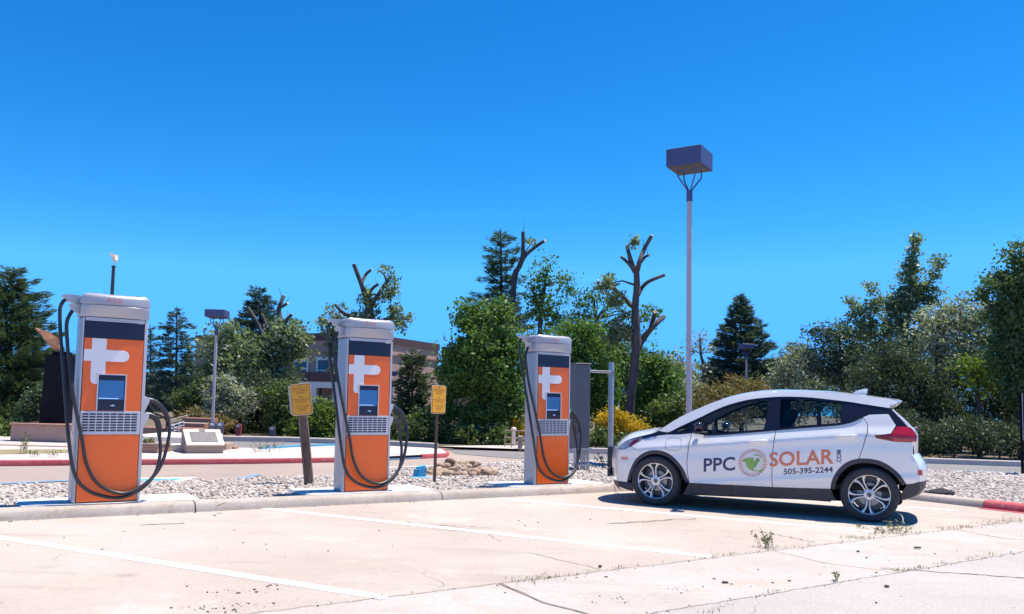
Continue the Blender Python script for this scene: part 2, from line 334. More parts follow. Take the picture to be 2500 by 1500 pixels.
MT['rag'] = simple('black_cloth', (0.02, 0.02, 0.025), 0.9, var=0.3)
MT['debris'] = simple('dark_debris', (0.10, 0.085, 0.075), 0.9, var=0.4, scale=30)
MT['crack'] = simple('joint_crack', (0.20, 0.155, 0.13), 0.95, var=0.5, scale=9)
MT['bark'] = barkmat('grey_bark', (0.055, 0.045, 0.048), (0.14, 0.115, 0.115))
MT['barkdark'] = barkmat('dark_bark', (0.06, 0.045, 0.038), (0.13, 0.10, 0.085))
MT['cutwood'] = simple('fresh_cut_wood', (0.60, 0.45, 0.30), 0.8)
MT['pine'] = leafmat('pine_needles', (0.028, 0.054, 0.028), (0.10, 0.145, 0.075), 0.28)
MT['spruce'] = leafmat('spruce_needles', (0.034, 0.062, 0.055), (0.105, 0.15, 0.13), 0.28)
MT['juniper'] = leafmat('juniper_foliage', (0.030, 0.048, 0.027), (0.105, 0.135, 0.075), 0.28)
MT['leaf'] = leafmat('green_leaves', (0.040, 0.090, 0.020), (0.15, 0.25, 0.065), 0.42)
MT['darkleaf'] = leafmat('dark_green_leaves', (0.036, 0.072, 0.030), (0.145, 0.21, 0.09), 0.4)
MT['poplar'] = leafmat('poplar_leaves', (0.060, 0.095, 0.048), (0.22, 0.27, 0.16), 0.42, (0.42, 0.45, 0.36), gloss=0.4)
MT['olive'] = leafmat('silver_leaves', (0.11, 0.13, 0.095), (0.32, 0.34, 0.26), 0.35, (0.52, 0.53, 0.45))
MT['shrub'] = leafmat('shrub_leaves', (0.040, 0.075, 0.022), (0.14, 0.19, 0.065), 0.35)
MT['lime'] = leafmat('lime_leaves', (0.07, 0.12, 0.02), (0.20, 0.27, 0.06), 0.4)
MT['broom'] = leafmat('yellow_blossom', (0.30, 0.20, 0.02), (0.75, 0.48, 0.03), 0.35)
MT['rustshrub'] = leafmat('russet_shrub_leaves', (0.10, 0.075, 0.03), (0.24, 0.19, 0.06), 0.3, (0.30, 0.17, 0.10))
MT['weed'] = leafmat('weed_leaves', (0.12, 0.12, 0.06), (0.26, 0.25, 0.13), 0.3)

# ------------------------------------------------------------------ ground
def sheet(name, pts, z, mat):
    mb = MB(); pts = [Vector((p[0], p[1], z)) for p in pts]
    tri = tessellate_polygon([pts]); mb.add(pts, [tuple(t) for t in tri])
    o = mb.build(name, mat)
    me = o.data
    if me.polygons and me.polygons[0].normal.z < 0: me.flip_normals()
    return o
def strip_along(path, prof, closed=False):   # sweep a (out, z) profile along a ground path; +out = left of travel
    mb = MB(); path = [Vector((p[0], p[1], 0)) for p in path]; n = len(path); k = len(prof); vs_ = []
    for i, p in enumerate(path):
        d0 = (p - path[i - 1]).normalized() if i > 0 else None; d1 = (path[i + 1] - p).normalized() if i < n - 1 else None
        d = ((d0 or d1) + (d1 or d0)).normalized(); nn = Vector((-d.y, d.x, 0))
        sc = 1 / max(0.5, nn.dot(Vector((-(d1 or d0).y, (d1 or d0).x, 0))))
        for o_, z in prof: vs_.append(p + nn * o_ * sc + Vector((0, 0, z)))
    fs = [(i * k + j, i * k + j + 1, (i + 1) * k + j + 1, (i + 1) * k + j) for i in range(n - 1) for j in range(k - 1)]
    fs += [tuple(range(k)), tuple((n - 1) * k + j for j in range(k))[::-1]]
    mb.add(vs_, fs); return mb

tag(sheet('ground', [(-400, -60), (400, -60), (400, 700), (-400, 700)], -0.05, MT['earth']), kind='structure')
TU, TL = 4.83, 3.70                                             # gutter edges across the kerb line
tag(sheet('parking_lot', [ST(-40, TU), ST(40, TU), ST(40, 9.6), ST(-40, 9.6)], 0.0, MT['lot']), kind='structure')
tag(sheet('street', [ST(-40, TL), ST(40, TL), ST(40, -20), ST(-40, -20)], 0.0, MT['street']), kind='structure')
gm = strip_along([ST(-40 + 2 * i, TL) for i in range(41)], [(0, 0.0), (0.35, -0.012), (0.62, -0.024), (0.85, -0.012), (TU - TL, 0.0)])
tag(gm.build('concrete_gutter', MT['gutter']), kind='structure')
tag(sheet('far_parking_lot', [ST(-40, 9.6), ST(40, 9.6), (60, 46), (60, 60), (-60, 60), (-60, 10)], -0.006, MT['farlot']), kind='structure')
# painted stall lines
def line(name, a, b, wd, z, mat, kind='structure'):
    a = Vector((a[0], a[1], 0)); b = Vector((b[0], b[1], 0)); d = (b - a).normalized(); nn = Vector((-d.y, d.x, 0)) * wd / 2
    return tag(sheet(name, [a - nn, b - nn, b + nn, a + nn], z, mat), kind=kind)
sd = Vector((math.cos(R(-27)), math.sin(R(-27)), 0))
for (s0, lend) in ((1.55, 5.1), (2.94 - 0.07, 5.1), (6.2, 4.7), (9.35, 4.9)):
    pass
L1 = (Vector((-6.0, 7.92, 0)), Vector((-0.76, 5.33, 0))); L2 = (Vector((-2.75, 9.42, 0)), Vector((1.76, 7.15, 0))); L3 = (Vector((-0.12, 11.08, 0)), Vector((4.0, 8.96, 0)))
for a, bb in (L1, L2, L3): line('stall_line', a, bb, 0.115, 0.0025, MT['line'])
line('stall_line', Vector((2.6, 13.0, 0)), Vector((6.1, 11.2, 0)), 0.1, 0.004, MT['line'])

# island: gravel bed behind a kerb
KT = 9.30; SC = 12.15
island = [ST(-16, KT + 0.1), ST(SC + 0.1, KT + 0.1), ST(SC + 0.1, 5.1), ST(SC + 0.9, 4.6), ST(30, 4.6), (30, 16), (18, 17.4), (13, 18.0), (9, 18.4), (2.6, 18.6), (1.0, 17.8), (-0.6, 16.5), (-1.9, 14.4), (-3.1, 12.75), (-4.7, 11.45), (-6.3, 10.35), ST(-16, 12.1)]
tag(sheet('gravel_bed', island, 0.055, MT['gravelbase']), kind='structure')
kprof = [(-0.012, -0.02), (0.0, 0.03), (0.016, 0.072), (0.034, 0.092), (0.062, 0.104), (0.20, 0.108), (0.205, -0.02)]
def kerb_run(name, a, b, mat, label, prof=kprof):
    pts = [Vector(a).lerp(Vector(b), i / 6) for i in range(7)]
    o = strip_along(pts, prof).build(name, mat, smooth=50); tag(o, kind='structure'); return o
# kerb cast in lengths with open joints between them
s_joints = [-16, -9.0, -5.4, 2.335, 5.41, 8.4, SC - 0.02]
for i in range(len(s_joints) - 1):
    kerb_run('kerb', ST(s_joints[i] + 0.008, KT), ST(s_joints[i + 1] - 0.008, KT), MT['kerb'], '')
kerb_run('kerb', ST(SC, KT + 0.2), ST(SC, 5.78), MT['kerb'], '')
rp = [ST(SC, 5.77), ST(SC, 5.4), ST(SC + 0.03, 5.1), ST(SC + 0.16, 4.8), ST(SC + 0.4, 4.62), ST(SC + 0.8, 4.55), ST(SC + 12, 4.55)]
tag(strip_along(rp, kprof).build('red_kerb', MT['redpaint'], smooth=50), kind='structure')
sp = [p + Vector((0, 0, 0)) for p in rp]
o = strip_along(sp, [(-0.16, 0.004), (0.012, 0.004)]).build('red_overspray', MT['redpaint']); tag(o, kind='structure')
def crack_path(name, pts, wd, z):
    mb = MB(); 
    for i in range(len(pts) - 1):
        a = Vector(pts[i]); b_ = Vector(pts[i + 1]); d = (b_ - a).normalized(); nn = Vector((-d.y, d.x, 0)) * wd * random.uniform(.35, .6)
        mb.add([a - nn + Vector((0, 0, z)), b_ - nn + Vector((0, 0, z)), b_ + nn + Vector((0, 0, z)), a + nn + Vector((0, 0, z))], [(0, 1, 2, 3)])
    return tag(mb.build(name, MT['crack']), kind='structure')
def jitter(a, b, n_, amp):
    a = Vector(a); b = Vector(b); d = (b - a); nn = Vector((-d.y, d.x, 0)).normalized()
    return [a + d * (i / n_) + nn * random.uniform(-amp, amp) * (0 < i < n_) for i in range(n_ + 1)]
def gz(t): return float(np.interp(t, [TL, TL + .35, TL + .62, TL + .85, TU], [0, -.012, -.024, -.012, 0]))
def gutter_joint(s0, s1, wd):                                    # joints follow the dished gutter
    ts = [TL, TL + .18, TL + .35, TL + .5, TL + .62, TL + .74, TL + .85, TL + 1.0, TU]; mb = MB(); prev = None
    for i, t in enumerate(ts):
        s = s0 + (s1 - s0) * i / (len(ts) - 1) + random.uniform(-.012, .012); ww = wd * random.uniform(.6, 1.1) / 2
        cur = (ST(s - ww, t, gz(t) + .003), ST(s + ww, t, gz(t) + .003))
        if prev: mb.add([prev[0], prev[1], cur[1], cur[0]], [(0, 1, 2, 3)])
        prev = cur
    tag(mb.build('gutter_joint', MT['crack']), kind='structure')
gutter_joint(3.32, 3.30, 0.03); gutter_joint(6.35, 6.30, 0.010); gutter_joint(9.5, 9.46, 0.016); gutter_joint(0.2, 0.2, 0.014); gutter_joint(12.6, 12.5, .014)
crack_path('pavement_crack', jitter(ST(-3, TU), ST(14, TU), 220, 0.012), 0.007, 0.004)
crack_path('pavement_crack', jitter(ST(1, TL), ST(14, TL), 200, 0.012), 0.007, 0.004)
crack_path('pavement_crack', jitter(G(2150, 1388), G(2500, 1412), 16, 0.02), 0.02, 0.004)
crack_path('pavement_crack', jitter(G(1290, 1350), G(1470, 1392), 10, 0.03), 0.008, 0.004)
crack_path('pavement_crack', jitter(G(1480, 1280), G(1700, 1266), 12, 0.05), 0.016, 0.004)
crack_path('pavement_crack', jitter(G(1840, 1295), G(1990, 1325), 12, 0.03), 0.012, 0.004)
crack_path('pavement_crack', jitter(G(1490, 1279), G(1640, 1270), 12, 0.05), 0.012, 0.004)
crack_path('pavement_crack', jitter(G(1800, 1258), G(1960, 1280), 10, 0.03), 0.009, 0.004)
crack_path('pavement_crack', jitter(G(2300, 1255), G(2500, 1278), 10, 0.03), 0.011, 0.004)
crack_path('pavement_crack', jitter(G(340, 1283), G(450, 1278), 8, 0.02), 0.02, 0.004)
mbk = MB()                                                       # the branching crack in the kerb face
for (p0, p1) in (((526, 1236), (534, 1232)), ((534, 1232), (548, 1227))):
    a = G(*p0, 0.05 if p0[1] > 1244 else 0.09); b_ = G(*p1, 0.09 if p1[1] > 1232 else 0.118)
    a = a - LN * 0.012; b_ = b_ - LN * 0.012
    mbk.add([a, b_, b_ + Vector((0.02, 0.014, 0)), a + Vector((0.02, 0.014, 0))], [(0, 1, 2, 3)])
tag(mbk.build('kerb_crack', MT['crack']), kind='structure')

# far side of the island: worn accessible-bay paint
def band(name, pix, z, mat):
    return tag(sheet(name, [G(*p) for p in pix], z, mat), kind='structure')
line('bay_line', ST(-12, 12.62), ST(3.6, 12.56), 0.34, 0.004, MT['paleblue'])
band('bay_line', [(498, 1186), (520, 1186), (640, 1160), (622, 1158)], 0.004, MT['paleblue'])
band('bay_symbol', [(330, 1188), (330, 1168), (482, 1166), (405, 1183)], 0.004, MT['line'])
band('bay_symbol', [(335, 1184), (335, 1171), (450, 1169), (400, 1180)], 0.008, MT['bluepaint'])
band('bay_symbol', [(705, 1170), (745, 1160), (870, 1160), (870, 1172)], 0.004, MT['line'])
band('bay_symbol', [(730, 1167), (752, 1162), (860, 1162), (860, 1168)], 0.008, MT['bluepaint'])
band('bay_line', [(0, 1183), (0, 1180), (170, 1172), (170, 1175)], 0.004, MT['paleblue'])
line('bay_line', G(2330, 1156), G(2440, 1160), 0.12, 0.07, MT['bluepaint'])
line('bay_line', G(930, 1143), G(1290, 1127), 0.10, 0.004, MT['line'])
line('bay_line', G(1090, 1128), G(1290, 1136), 0.14, 0.004, MT['line'])

# sidewalk beyond the lot, red kerb
wf = [ST(-30, 15.6), G(0, 1138), G(340, 1135), G(620, 1132.5), G(870, 1128)]
nose = [G(950, 1124), G(1030, 1120), G(1090, 1117), G(1096, 1112), G(1085, 1106), G(1050, 1102)]
wb = [G(940, 1096), G(830, 1094), G(660, 1103), G(560, 1102), G(400, 1090), (-30, 24)]
tag(sheet('sidewalk', wf + nose + wb, 0.085, MT['walk']), kind='structure')
rk = [(0, -0.02), (-0.01, 0.075), (0.0, 0.09), (0.05, 0.095), (0.055, 0.05)]
tag(strip_along([ST(-30, 15.5)] + wf[1:], rk).build('red_kerb', MT['redpaint'], smooth=40), kind='structure')
tag(strip_along(nose[1:5], rk).build('red_kerb', MT['redpaint'], smooth=40), kind='structure')
tag(strip_along([wf[-1], nose[0], nose[1]], [(0, -0.02), (0, 0.03), (0.5, 0.095), (0.51, 0.05)]).build('kerb_ramp', MT['paleblue'], smooth=40), kind='structure')
tag(strip_along([G(640, 1106), G(720, 1101), G(828, 1096)], [(0, 0), (0, 0.13), (0.12, 0.13), (0.13, 0)]).build('blue_kerb', MT['bluepaint'], smooth=40), kind='structure')
line('road_line', G(570, 1107, .085), G(640, 1098, .085), 0.1, 0.0895, MT['line'])
# far road and its kerb
road = [(-60, 24), (-30, 24.05), G(560, 1078), G(700, 1080), G(900, 1087), G(1050, 1094), G(1060, 1097), G(1230, 1102), G(1430, 1108), G(1800, 1119), G(2260, 1132), G(2490, 1140), (40, 21.5), (60, 21), (60, 18.8), (18, 18.0), (9, 19.0), (2.6, 19.2), (0.0, 19.6), G(1110, 1108), (-1.6, 22.3), (-3.6, 22.6), (-5.4, 22.4), (-6.4, 20.3), (-9, 21.5), (-30, 23), (-60, 23)]
tag(sheet('far_road', road, 0.002, MT['farroad']), kind='structure')
fk = [(0, -0.02), (0.0, 0.13), (0.02, 0.15), (0.17, 0.15), (0.18, 0.0)]
tag(strip_along([(-30, 24.1), G(560, 1078), G(700, 1080), G(900, 1087), G(1062, 1096)], fk).build('far_kerb', MT['walk'], smooth=40), kind='structure')
tag(strip_along([G(1340, 1105), G(1430, 1107), G(1800, 1118), G(2260, 1132), G(2490, 1140), (40, 21.4)], fk).build('far_kerb', MT['walk'], smooth=40), kind='structure')
bed = [(-60, 24.3), (-30, 24.3), G(560, 1076.5), G(700, 1078.5), G(900, 1085.5), G(1050, 1092.5), G(1212, 1099.5), G(1430, 1105), G(1800, 1116), G(2260, 1130), G(2490, 1138), (40, 21.8), (60, 21.3), (150, 60), (150, 200), (-150, 200), (-150, 40)]
tag(sheet('planting_bed', bed, 0.06, MT['earth']), kind='structure')
tag(sheet('driveway', [G(1062, 1096), G(1215, 1101), G(1335, 1105), G(1345, 1095), G(1225, 1093)], 0.07, MT['walk']), kind='structure')
tag(sheet('dry_grass_verge', [ST(-30, 16.7), G(0, 1121), G(335, 1113), G(335, 1107), G(0, 1109), ST(-30, 18.4)], 0.090, MT['drygrass']), kind='structure')

# ------------------------------------------------------------------ loose stone
def stones(name, poly, dens, smin, smax, zb, mat, excl=(), limit=None):
    xs = [p[0] for p in poly]; ys = [p[1] for p in poly]; area = (max(xs) - min(xs)) * (max(ys) - min(ys))
    n_ = int(area * dens); X = rng.uniform(min(xs), max(xs), n_); Y = rng.uniform(min(ys), max(ys), n_)
    k = in_poly(X, Y, poly)
    for e in excl: k &= ~in_poly(X, Y, e)
    px = 1250 + X / np.maximum(Y, 1) * 2000; k &= (px > -150) & (px < 2650)
    keep = rng.uniform(0, 1, n_) < np.clip(12.5 / np.maximum(Y, 1), 0.3, 1) ** 1.3; k &= keep
    X, Y = X[k], Y[k]; n_ = len(X)
    bm = bmesh.new(); bmesh.ops.create_icosphere(bm, subdivisions=1, radius=1); bm.verts.index_update()
    bv = np.array([v.co for v in bm.verts]); bf = np.array([[v.index for v in f.verts] for f in bm.faces]); bm.free()
    sc = rng.uniform(smin, smax, (n_, 1)) * np.clip(Y / 12, 1, 1.8)[:, None]
    ax = np.stack([rng.uniform(.7, 1.3, n_), rng.uniform(.7, 1.3, n_), rng.uniform(.45, .8, n_)], 1) * sc
    V = bv[None] * (1 + rng.uniform(-.22, .22, (n_, len(bv), 1))) * ax[:, None]
    a = rng.uniform(0, 6.28, n_); ca, sa = np.cos(a), np.sin(a)
    Vx = V[..., 0] * ca[:, None] - V[..., 1] * sa[:, None]; Vy = V[..., 0] * sa[:, None] + V[..., 1] * ca[:, None]
    tl = rng.uniform(-.5, .5, n_)[:, None]
    V = np.stack([Vx + X[:, None], Vy + Y[:, None], V[..., 2] + Vx * tl + zb + rng.uniform(-.2, .5, (n_, 1)) * sc], 2).reshape(-1, 3)
    F = (bf[None] + (np.arange(n_) * len(bv))[:, None, None]).reshape(-1, 3)
    return raw(name, V, F, mat)
PADS = []
CH = [(1.485, 9.65), (4.47, 9.74), (7.42, 9.72)]                 # charger footprints along the kerb
for s, t in CH: PADS.append([ST(s - .78, KT + .16), ST(s + .95, KT + .16), ST(s + .95, t + .48), ST(s - .78, t + .48)])
inner = [ST(-16, KT + 0.2), ST(SC + 0.2, KT + 0.2), ST(SC + 0.2, 5.2), ST(SC + 0.95, 4.75), ST(30, 4.75)] + island[5:]
tag(stones('gravel', [(p[0], p[1]) for p in inner], 820, 0.012, 0.036, 0.062, MT['stone'], excl=[[(p[0], p[1]) for p in q] for q in PADS]), 'loose pale tan gravel filling the island behind the kerb', 'gravel', kind='stuff')
def grit(regions):
    Vs = []; Fs = []; nb = 0; bm = bmesh.new(); bmesh.ops.create_icosphere(bm, subdivisions=1, radius=1); bm.verts.index_update(); bv = np.array([v.co for v in bm.verts]); bf = np.array([[v.index for v in f.verts] for f in bm.faces]); bm.free()
    for pts, spread, n_, s0, s1 in regions:
        for _ in range(n_):
            u = rng.uniform(0, len(pts) - 1.001); i = int(u); q = Vector(pts[i]).lerp(Vector(pts[i + 1]), u - i); q = q + Vector((rng.normal() * spread, rng.normal() * spread * .6, 0)); sz = s0 + (s1 - s0) * rng.uniform(0, 1) ** 2.5
            t = q.dot(LN); z = gz0(t); V = bv * (1 + rng.uniform(-.3, .3, (len(bv), 1))) * np.array([sz * rng.uniform(.7, 1.7), sz, sz * .55]); a = rng.uniform(0, 6.28)
            V = np.stack([V[:, 0] * math.cos(a) - V[:, 1] * math.sin(a) + q.x, V[:, 0] * math.sin(a) + V[:, 1] * math.cos(a) + q.y, V[:, 2] + z + sz * .4], 1); Vs.append(V); Fs.append(bf + nb); nb += len(bv)
    return raw('pavement_grit', np.concatenate(Vs), np.concatenate(Fs), MT['debris'])
def gz0(t): return float(np.interp(t, [TL, TL + .35, TL + .62, TL + .85, TU], [0, -.012, -.024, -.012, 0]))
dm = grit([([G(500, 1440), G(650, 1440)], .14, 26, .003, .012), ([G(490, 1488), G(640, 1478)], .10, 60, .002, .008), ([G(1640, 1420), G(1680, 1440)], .06, 14, .003, .009), ([G(1480, 1447), G(1530, 1470)], .06, 10, .003, .008),
           ([ST(0, TU), ST(13, TU)], .05, 170, .002, .009), ([ST(1, TL), ST(13, TL)], .05, 120, .002, .009), ([ST(0, 4.2), ST(13, 4.2)], .28, 110, .002, .012), ([ST(-2, 7.4), ST(11, 7.4)], .9, 90, .002, .010), ([ST(3, 2.8), ST(12, 2.8)], .5, 40, .002, .010), ([ST(-8, KT - .06), ST(12, KT - .06)], .035, 160, .002, .010)])
tag(dm, 'scattered dark pebbles and grit lying on the pavement', 'grit', kind='stuff')
for s, t in ((2.75, 4.25), (5.8, 4.1), (6.0, 3.95), (7.6, 4.5), (9.3, 4.0)): pass

# concrete pads
for i, pd in enumerate(PADS):
    mb = MB(); zt = 0.114
    bm = bmesh.new(); vb = [bm.verts.new((p.x, p.y, -0.02)) for p in pd]; vt = [bm.verts.new((p.x, p.y, zt)) for p in pd]
    bm.faces.new(vt); 
    for k in range(4): bm.faces.new((vb[k], vb[(k + 1) % 4], vt[(k + 1) % 4], vt[k]))
    bmesh.ops.bevel(bm, geom=[e for e in bm.edges if e.verts[0].co.z > .1 and e.verts[1].co.z > .1], offset=.012, segments=2, affect='EDGES')
    mb.bm(bm)
    tag(mb.build('concrete_pad', MT['pad'], smooth=40), ['white concrete pad under the largest charger at left', 'white concrete pad under the middle charger', 'white concrete pad under the charger nearest the car'][i], 'concrete pad', 'pads under the chargers')
# ------------------------------------------------------------------ chargers
def catmull(pts, k=6):
    pts = [Vector(p) for p in pts]; out = []
    for i in range(len(pts) - 1):
        p0 = pts[max(i - 1, 0)]; p1 = pts[i]; p2 = pts[i + 1]; p3 = pts[min(i + 2, len(pts) - 1)]
        for j in range(k):
            t = j / k; out.append(0.5 * ((2 * p1) + (p2 - p0) * t + (2 * p0 - 5 * p1 + 4 * p2 - p3) * t * t + (3 * p1 - p0 - 3 * p2 + p3) * t ** 3))
    out.append(pts[-1]); return out
def arc(cx, cz, r, a0, a1, n=8): return [(cx + r * math.cos(R(a0 + (a1 - a0) * i / n)), cz + r * math.sin(R(a0 + (a1 - a0) * i / n))) for i in range(n + 1)]
def lettering(name, body, size, mat, parent, cx, y, cz, width=None, spacing=1.0, thick=0.0015):   # upright text facing -Y
    V, F = text_mesh(body, size, width, spacing); mb = MB()
    mb.add([(cx + v[0], y, cz + v[1]) for v in V], F)
    return mb.build(name, mat, parent)
def make_charger():
    t = thing('ev_charger', 'tall grey and orange charging cabinet with white plus graphic, the largest one at left', 'charger', (0, 0, 0), 0, 'orange chargers along the kerb')
    mb = MB(); mb.box(-.33, .33, -.135, .135, 0, 1.935, bev=.03, seg=4); body = mb.build('cabinet', MT['silver'], t, smooth=35)
    mb = MB(); mb.box(-.292, .292, -.1368, -.12, .012, 1.93, m=0); mb.build('panel_shadow_gap', MT['slot'], body)  # dark plate standing in for the shadow gap round the panels
    mb = MB(); mb.box(-.306, -.296, -.1375, -.12, .01, 1.93); mb.box(.296, .306, -.1375, -.12, .01, 1.93); mb.build('edge_trim', MT['lightplastic'], body)
    mb = MB(); mb.box(-.285, .285, -.142, -.12, .018, .705, bev=.003); mb.build('lower_panel', MT['orange'], t)
    mb = MB(); mb.box(-.285, .285, -.141, -.12, .955, 1.716, bev=.003); up = mb.build('upper_panel', MT['orange'], t)
    g = [(-.213, 1.713), (-.075, 1.713), (-.075, 1.596), (.09, 1.596)] + arc(.09, 1.5355, .0605, 90, -90)[1:] + [(-.075, 1.475), (-.075, 1.345), (-.145, 1.345), (-.145, 1.235)] + arc(-.163, 1.285, .05, 270, 180)[0:] + [(-.213, 1.475), (-.283, 1.475), (-.283, 1.596), (-.213, 1.596)]
    mb = MB(); mb.prism(g, .003, Matrix.Translation((0, -.1435, 0))); mb.build('plus_graphic', MT['logo'], up)
    mb = MB(); mb.box(-.285, .285, -.145, -.12, 1.718, 1.893, bev=.003); mb.build('dark_glass_band', MT['bandglass'], t)
    mb = MB()
    for k in range(3): mb.box(-.285, .285, -.143, -.12, 1.896 + k * .0125, 1.906 + k * .0125)
    mb.build('ridged_strip', MT['lightplastic'], t)
    # ventilation grille: silver plate, eight columns of seven slots
    mb = MB(); mb.box(-.287, .287, -.1425, -.12, .708, .952, bev=.003, m=0)
    for r_ in range(7):
        for c in range(8):
            x0 = -.268 + c * .067; z0 = .742 + r_ * .0285; mb.box(x0, x0 + .056, -.1436, -.14, z0, z0 + .0155, m=1)
    for x in (-.25, .25): mb.lathe([(.008, 0), (.008, .002)], 8, Matrix.Translation((x, -.1426, .722)) @ Matrix.Rotation(math.pi / 2, 4, 'X'), m=0)
    mb.build('vent_grille', [MT['lightplastic'], MT['slot']], t)
    # display
    mb = MB(); x0, x1, z0, z1, f = -.146, .134, .957, 1.343, .011
    for a in ((x0, x1, z1 - f, z1), (x0, x0 + f, z0, z1 - f), (x1 - f, x1, z0, z1 - f)): mb.box(a[0], a[1], -.158, -.135, a[2], a[3])
    d = mb.build('display_frame', MT['lightplastic'], t)
    mb = MB(); mb.box(x0 + f, x1 - f, -.148, -.136, z0, z1 - f); mb.build('display_bezel', MT['bandglass'], d)
    mb = MB(); mb.box(-.128, .112, -.1495, -.14, 1.075, 1.275); mb.build('screen', MT['screen'], d)
    mb = MB(); mb.box(-.128, .065, -.1515, -.149, 1.082, 1.090)
    for k in range(3): mb.box(-.01 + k * .016, -.002 + k * .016, -.1515, -.148, 1.005, 1.015 + .006 * (k == 1))
    mb.build('screen_bar', MT['screenline'], d)
    # hood: bowed in plan, three tiers with bright ledges and a low dome
    def plan(ins, z, n=16):
        bl = .008 + .058 * min(1, max(0, (z - 1.938) / .12)) ** .7
        hw = .334 - ins; pts = [(hw, .137 - ins), (hw, -.13)]
        for i in range(1, n):
            u = 1 - 2 * i / n; pts.append((hw * u, -.13 - (bl - ins) * (1 - abs(u) ** 2.0)))
        return pts + [(-hw, -.13), (-hw, .137 - ins)]
    mb = MB(); rings = [(.03, 1.936), (.004, 1.938), (.0, 1.95), (.0, 1.968), (.0, 2.0), (.0, 2.03), (.0, 2.058), (.006, 2.064), (.014, 2.066), (.014, 2.072), (-.001, 2.075), (-.002, 2.085), (-.002, 2.128), (.002, 2.148), (.010, 2.162), (.028, 2.174), (.065, 2.184), (.13, 2.190)]
    vs_ = []; fs = []; N = len(plan(0, 2))
    for ins, z in rings: vs_ += [(x, y, z) for x, y in plan(ins, z)]
    for i in range(len(rings) - 1): fs += [(i * N + k, i * N + (k + 1) % N, (i + 1) * N + (k + 1) % N, (i + 1) * N + k) for k in range(N)]
    fs += [tuple(range(N)), tuple((len(rings) - 1) * N + k for k in range(N))]
    mb.add(vs_, fs); hood = mb.build('hood', MT['silver'], t, smooth=30)
    V, F = text_mesh('ABB', .066, .155); mb = MB()
    mb.add([(-.03 + v[0], -.13 - .0675 * (1 - ((-.03 + v[0]) / .346) ** 2) - .0015, 2.115 + v[1]) for v in V], F); mb.build('red_letters', MT['redletter'], hood)
    # two cable arms, cables, connectors and holsters
    for (z, y, l) in ((2.125, .06, .16), (2.02, -.03, .10)):
        mb = MB(); poly = [(-.335, z + .045), (-.335 - l * .75, z + .045), (-.335 - l, z + .035), (-.335 - l * .95, z + .012), (-.335 - l * .6, z - .03), (-.335, z - .055)]
        mb.prism(poly, .07, Matrix.Translation((0, y - .035, 0))); mb.build('cable_arm', MT['silver'], hood)
    out = [(-.455, .06, 2.12), (-.49, .05, 2.075), (-.508, .03, 1.989), (-.495, 0, 1.75), (-.473, -.03, 1.549), (-.425, -.12, 1.052), (-.385, -.18, .661), (-.316, -.20, .309), (-.182, -.205, .135), (.039, -.205, .055), (.204, -.205, .07), (.368, -.19, .171), (.476, -.13, .311), (.523, -.07, .517), (.512, -.03, .69)]
    inn = [(-.375, -.03, 2.02), (-.415, -.035, 1.965), (-.447, -.04, 1.853), (-.43, -.06, 1.63), (-.403, -.09, 1.412), (-.352, -.17, 1.053), (-.266, -.20, .661), (-.217, -.205, .425), (-.116, -.21, .225), (.035, -.21, .121), (.184, -.208, .100), (.368, -.17, .185), (.531, -.10, .372), (.611, -.05, .704), (.60, -.02, .85)]
    for pts in (out, inn):
        mb = MB(); mb.tube(catmull(pts), .0185, 10); mb.build('cable', MT['cable'], t, smooth=60)
    for z in (1.035, .865):
        mb = MB(); mb.prism([(.322, z - .085), (.345, z - .085), (.385, z + .01), (.395, z + .065), (.36, z + .075), (.322, z + .055)], .12, Matrix.Translation((0, -.06, 0)))
        mb.build('holster', MT['lightplastic'], t, smooth=30)
    mb = MB(); mb.tube(catmull([(.375, -.01, 1.075), (.44, -.01, 1.06), (.52, -.015, 1.0), (.575, -.02, .92), (.602, -.02, .845)], 4), [.034] * 4 + [.032] * 4 + [.030] * 4 + [.026] * 4 + [.023], 10)
    mb.tube(catmull([(.40, -.01, 1.04), (.45, -.012, .98), (.50, -.012, .955)], 3), .018, 8); mb.build('connector', MT['cable'], t, smooth=50)
    mb = MB(); mb.tube(catmull([(.36, -.02, .915), (.42, -.02, .905), (.475, -.025, .865), (.505, -.028, .77), (.512, -.03, .68)], 4), [.036] * 8 + [.032] * 5 + [.024] * 4, 10)
    mb.tube(catmull([(.43, -.02, .93), (.50, -.02, .915), (.57, -.022, .87), (.585, -.022, .80), (.575, -.022, .752), (.52, -.026, .742)], 4), .010, 8); mb.build('connector', MT['cable'], t, smooth=50)
    mb = MB(); mb.lathe([(.012, 0), (.012, .004)], 10, Matrix.Translation((-.331, -.02, .72)) @ Matrix.Rotation(-math.pi / 2, 4, 'Y')); mb.build('lock', MT['galv'], t)
    return t
charger = make_charger()
for i, (s, tt) in enumerate(CH):
    o = charger if i == 0 else copy_tree(charger)
    o.matrix_world = Matrix.Translation(ST(s, tt, .114)) @ LEAN @ Matrix.Rotation(LA, 4, 'Z')
    if i: o['label'] = ['', 'grey and orange charging cabinet between the two yellow signs, the middle one of three', 'grey and orange charging cabinet nearest the white car, in front of the grey enclosure'][i]

